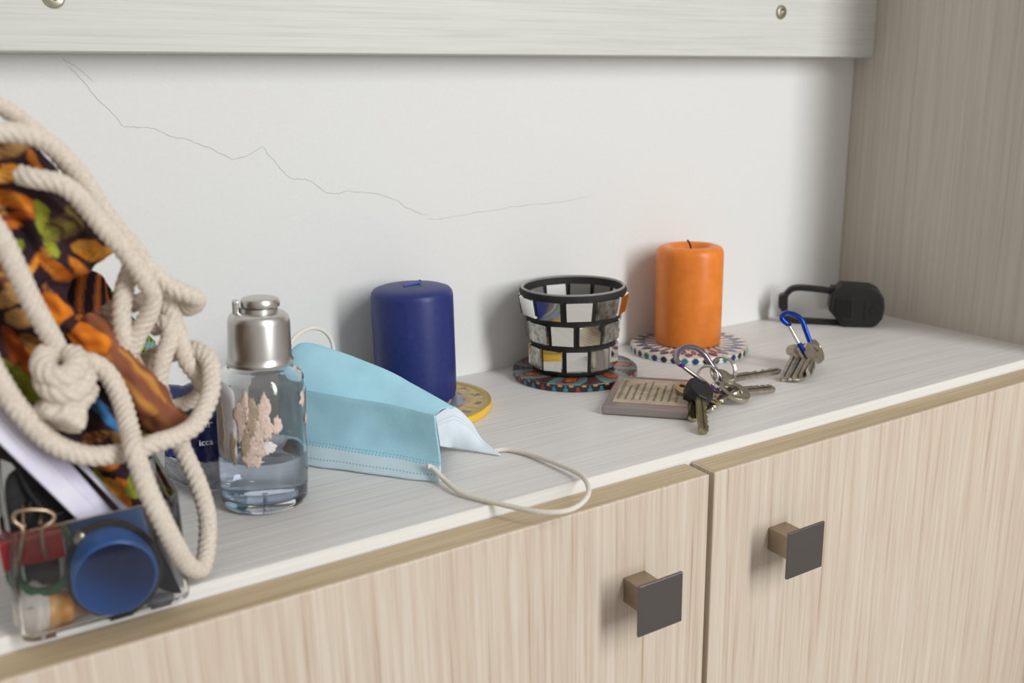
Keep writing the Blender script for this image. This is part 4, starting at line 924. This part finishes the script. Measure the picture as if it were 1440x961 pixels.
rope([(-0.67803,-0.16800,0.11086),(-0.67486,-0.17000,0.11524),(-0.66954,-0.17200,0.11867),(-0.66261,-0.17300,0.11983),(-0.65629,-0.17400,0.12014),(-0.65029,-0.17800,0.11656),(-0.64905,-0.18200,0.11044),(-0.64785,-0.18400,0.10330),(-0.64583,-0.18500,0.09348),(-0.64193,-0.18400,0.08534),(-0.64028,-0.18800,0.08011)])
rope([(-0.66376,-0.16600,0.08662),(-0.66038,-0.16700,0.09097),(-0.65529,-0.16800,0.09436),(-0.64889,-0.17000,0.09446),(-0.64362,-0.17600,0.09697),(-0.64007,-0.18400,0.09689),(-0.63775,-0.19100,0.09291),(-0.63934,-0.19700,0.08494),(-0.64355,-0.20300,0.07765),(-0.65002,-0.20800,0.07143),(-0.65912,-0.21200,0.06920),(-0.66860,-0.21500,0.06909),(-0.67809,-0.21600,0.06813),(-0.68987,-0.21700,0.06959),(-0.69876,-0.21700,0.07366),(-0.70537,-0.21700,0.07979),(-0.71055,-0.21700,0.08777),(-0.71495,-0.21600,0.09653),(-0.71856,-0.21600,0.10689),(-0.72146,-0.21400,0.11779),(-0.72529,-0.21000,0.13091)], RR*1.02)
rope([(-0.65686,-0.17600,0.10812),(-0.65428,-0.18000,0.11079),(-0.65189,-0.18400,0.10966),(-0.65256,-0.18600,0.10445),(-0.65628,-0.18700,0.09665),(-0.65910,-0.18700,0.08750),(-0.65858,-0.18700,0.07930),(-0.65663,-0.18800,0.07200),(-0.65489,-0.19000,0.06431),(-0.65372,-0.19200,0.05670),(-0.65188,-0.19400,0.04958),(-0.64960,-0.19700,0.03995),(-0.64813,-0.19900,0.02906),(-0.64882,-0.20100,0.01797),(-0.65127,-0.20600,0.01112),(-0.65511,-0.21200,0.00741),(-0.65944,-0.21900,0.01130),(-0.66386,-0.22600,0.02079),(-0.66748,-0.23050,0.03122),(-0.67086,-0.23250,0.04300),(-0.67365,-0.23100,0.05354),(-0.67565,-0.22800,0.06381),(-0.67687,-0.22650,0.07136),(-0.67661,-0.21650,0.07648),(-0.67661,-0.20800,0.08394),(-0.67826,-0.20400,0.09225),(-0.68145,-0.20300,0.09978),(-0.68615,-0.20300,0.10415),(-0.69162,-0.20200,0.10511)])
rope([(-0.72229,-0.20500,0.17900),(-0.71506,-0.20800,0.16861),(-0.70965,-0.21000,0.15674),(-0.70665,-0.21000,0.14563),(-0.70365,-0.20900,0.13325),(-0.70025,-0.20800,0.12265),(-0.69744,-0.20600,0.11334),(-0.69684,-0.20500,0.10611)])
rope([(-0.65514,-0.18000,0.07205),(-0.65050,-0.17800,0.07192),(-0.64525,-0.17700,0.07267),(-0.64069,-0.17800,0.07616)], RR*0.85)
# knot: a wrapped coil with a flared, frayed end
def knot(pts, R): rope(pts, R, 'knot_turn')
knot([(-0.70082,-0.20600,0.11045),(-0.70324,-0.21400,0.10764),(-0.70018,-0.21900,0.10443),(-0.69486,-0.21900,0.10406),(-0.69105,-0.21400,0.10672),(-0.69255,-0.20700,0.10934)], 0.0046)
knot([(-0.70219,-0.20700,0.10462),(-0.70277,-0.21500,0.10104),(-0.69915,-0.22000,0.09832),(-0.69333,-0.22000,0.09781),(-0.68940,-0.21400,0.10011),(-0.69017,-0.20600,0.10348)], 0.0046)
knot([(-0.70058,-0.20800,0.09883),(-0.70052,-0.21500,0.09608),(-0.69724,-0.21900,0.09370),(-0.69219,-0.21800,0.09361),(-0.68879,-0.21200,0.09541)], 0.0044)
V = []; F = []; n1, n2 = 26, 64
ka, kb_ = [Vector(v) for v in [(-0.69509,-0.21300,0.09452),(-0.70348,-0.21950,0.08421)]]
kd = (kb_-ka).normalized(); q = kd.to_track_quat('Z', 'Y').to_matrix(); KL = (kb_-ka).length
for i in range(n1):
    t = i/(n1-1); R = 0.0065 + 0.0045*sin(min(1, t*1.3)*pi/2)
    if t > 0.8: R *= 1-(t-0.8)*3.2
    for k in range(n2):
        a = 2*pi*k/n2; w = 1 + 0.07*sin(a*7+t*5)+0.04*sin(a*15-t*8)
        V.append(ka + kd*KL*min(t, 0.86+0.05*sin(t*30)) + q @ Vector((cos(a)*R*w, sin(a)*R*w*0.75, 0)))
for i in range(n1-1):
    for k in range(n2): l = (k+1) % n2; F.append((i*n2+k, i*n2+l, (i+1)*n2+l, (i+1)*n2+k))
F += [tuple(range(n2)), tuple((n1-1)*n2+k for k in range(n2))]
mk('frayed_end', V, F, M_rope, bag, smooth=True, label='soft frayed end of the knotted cord')
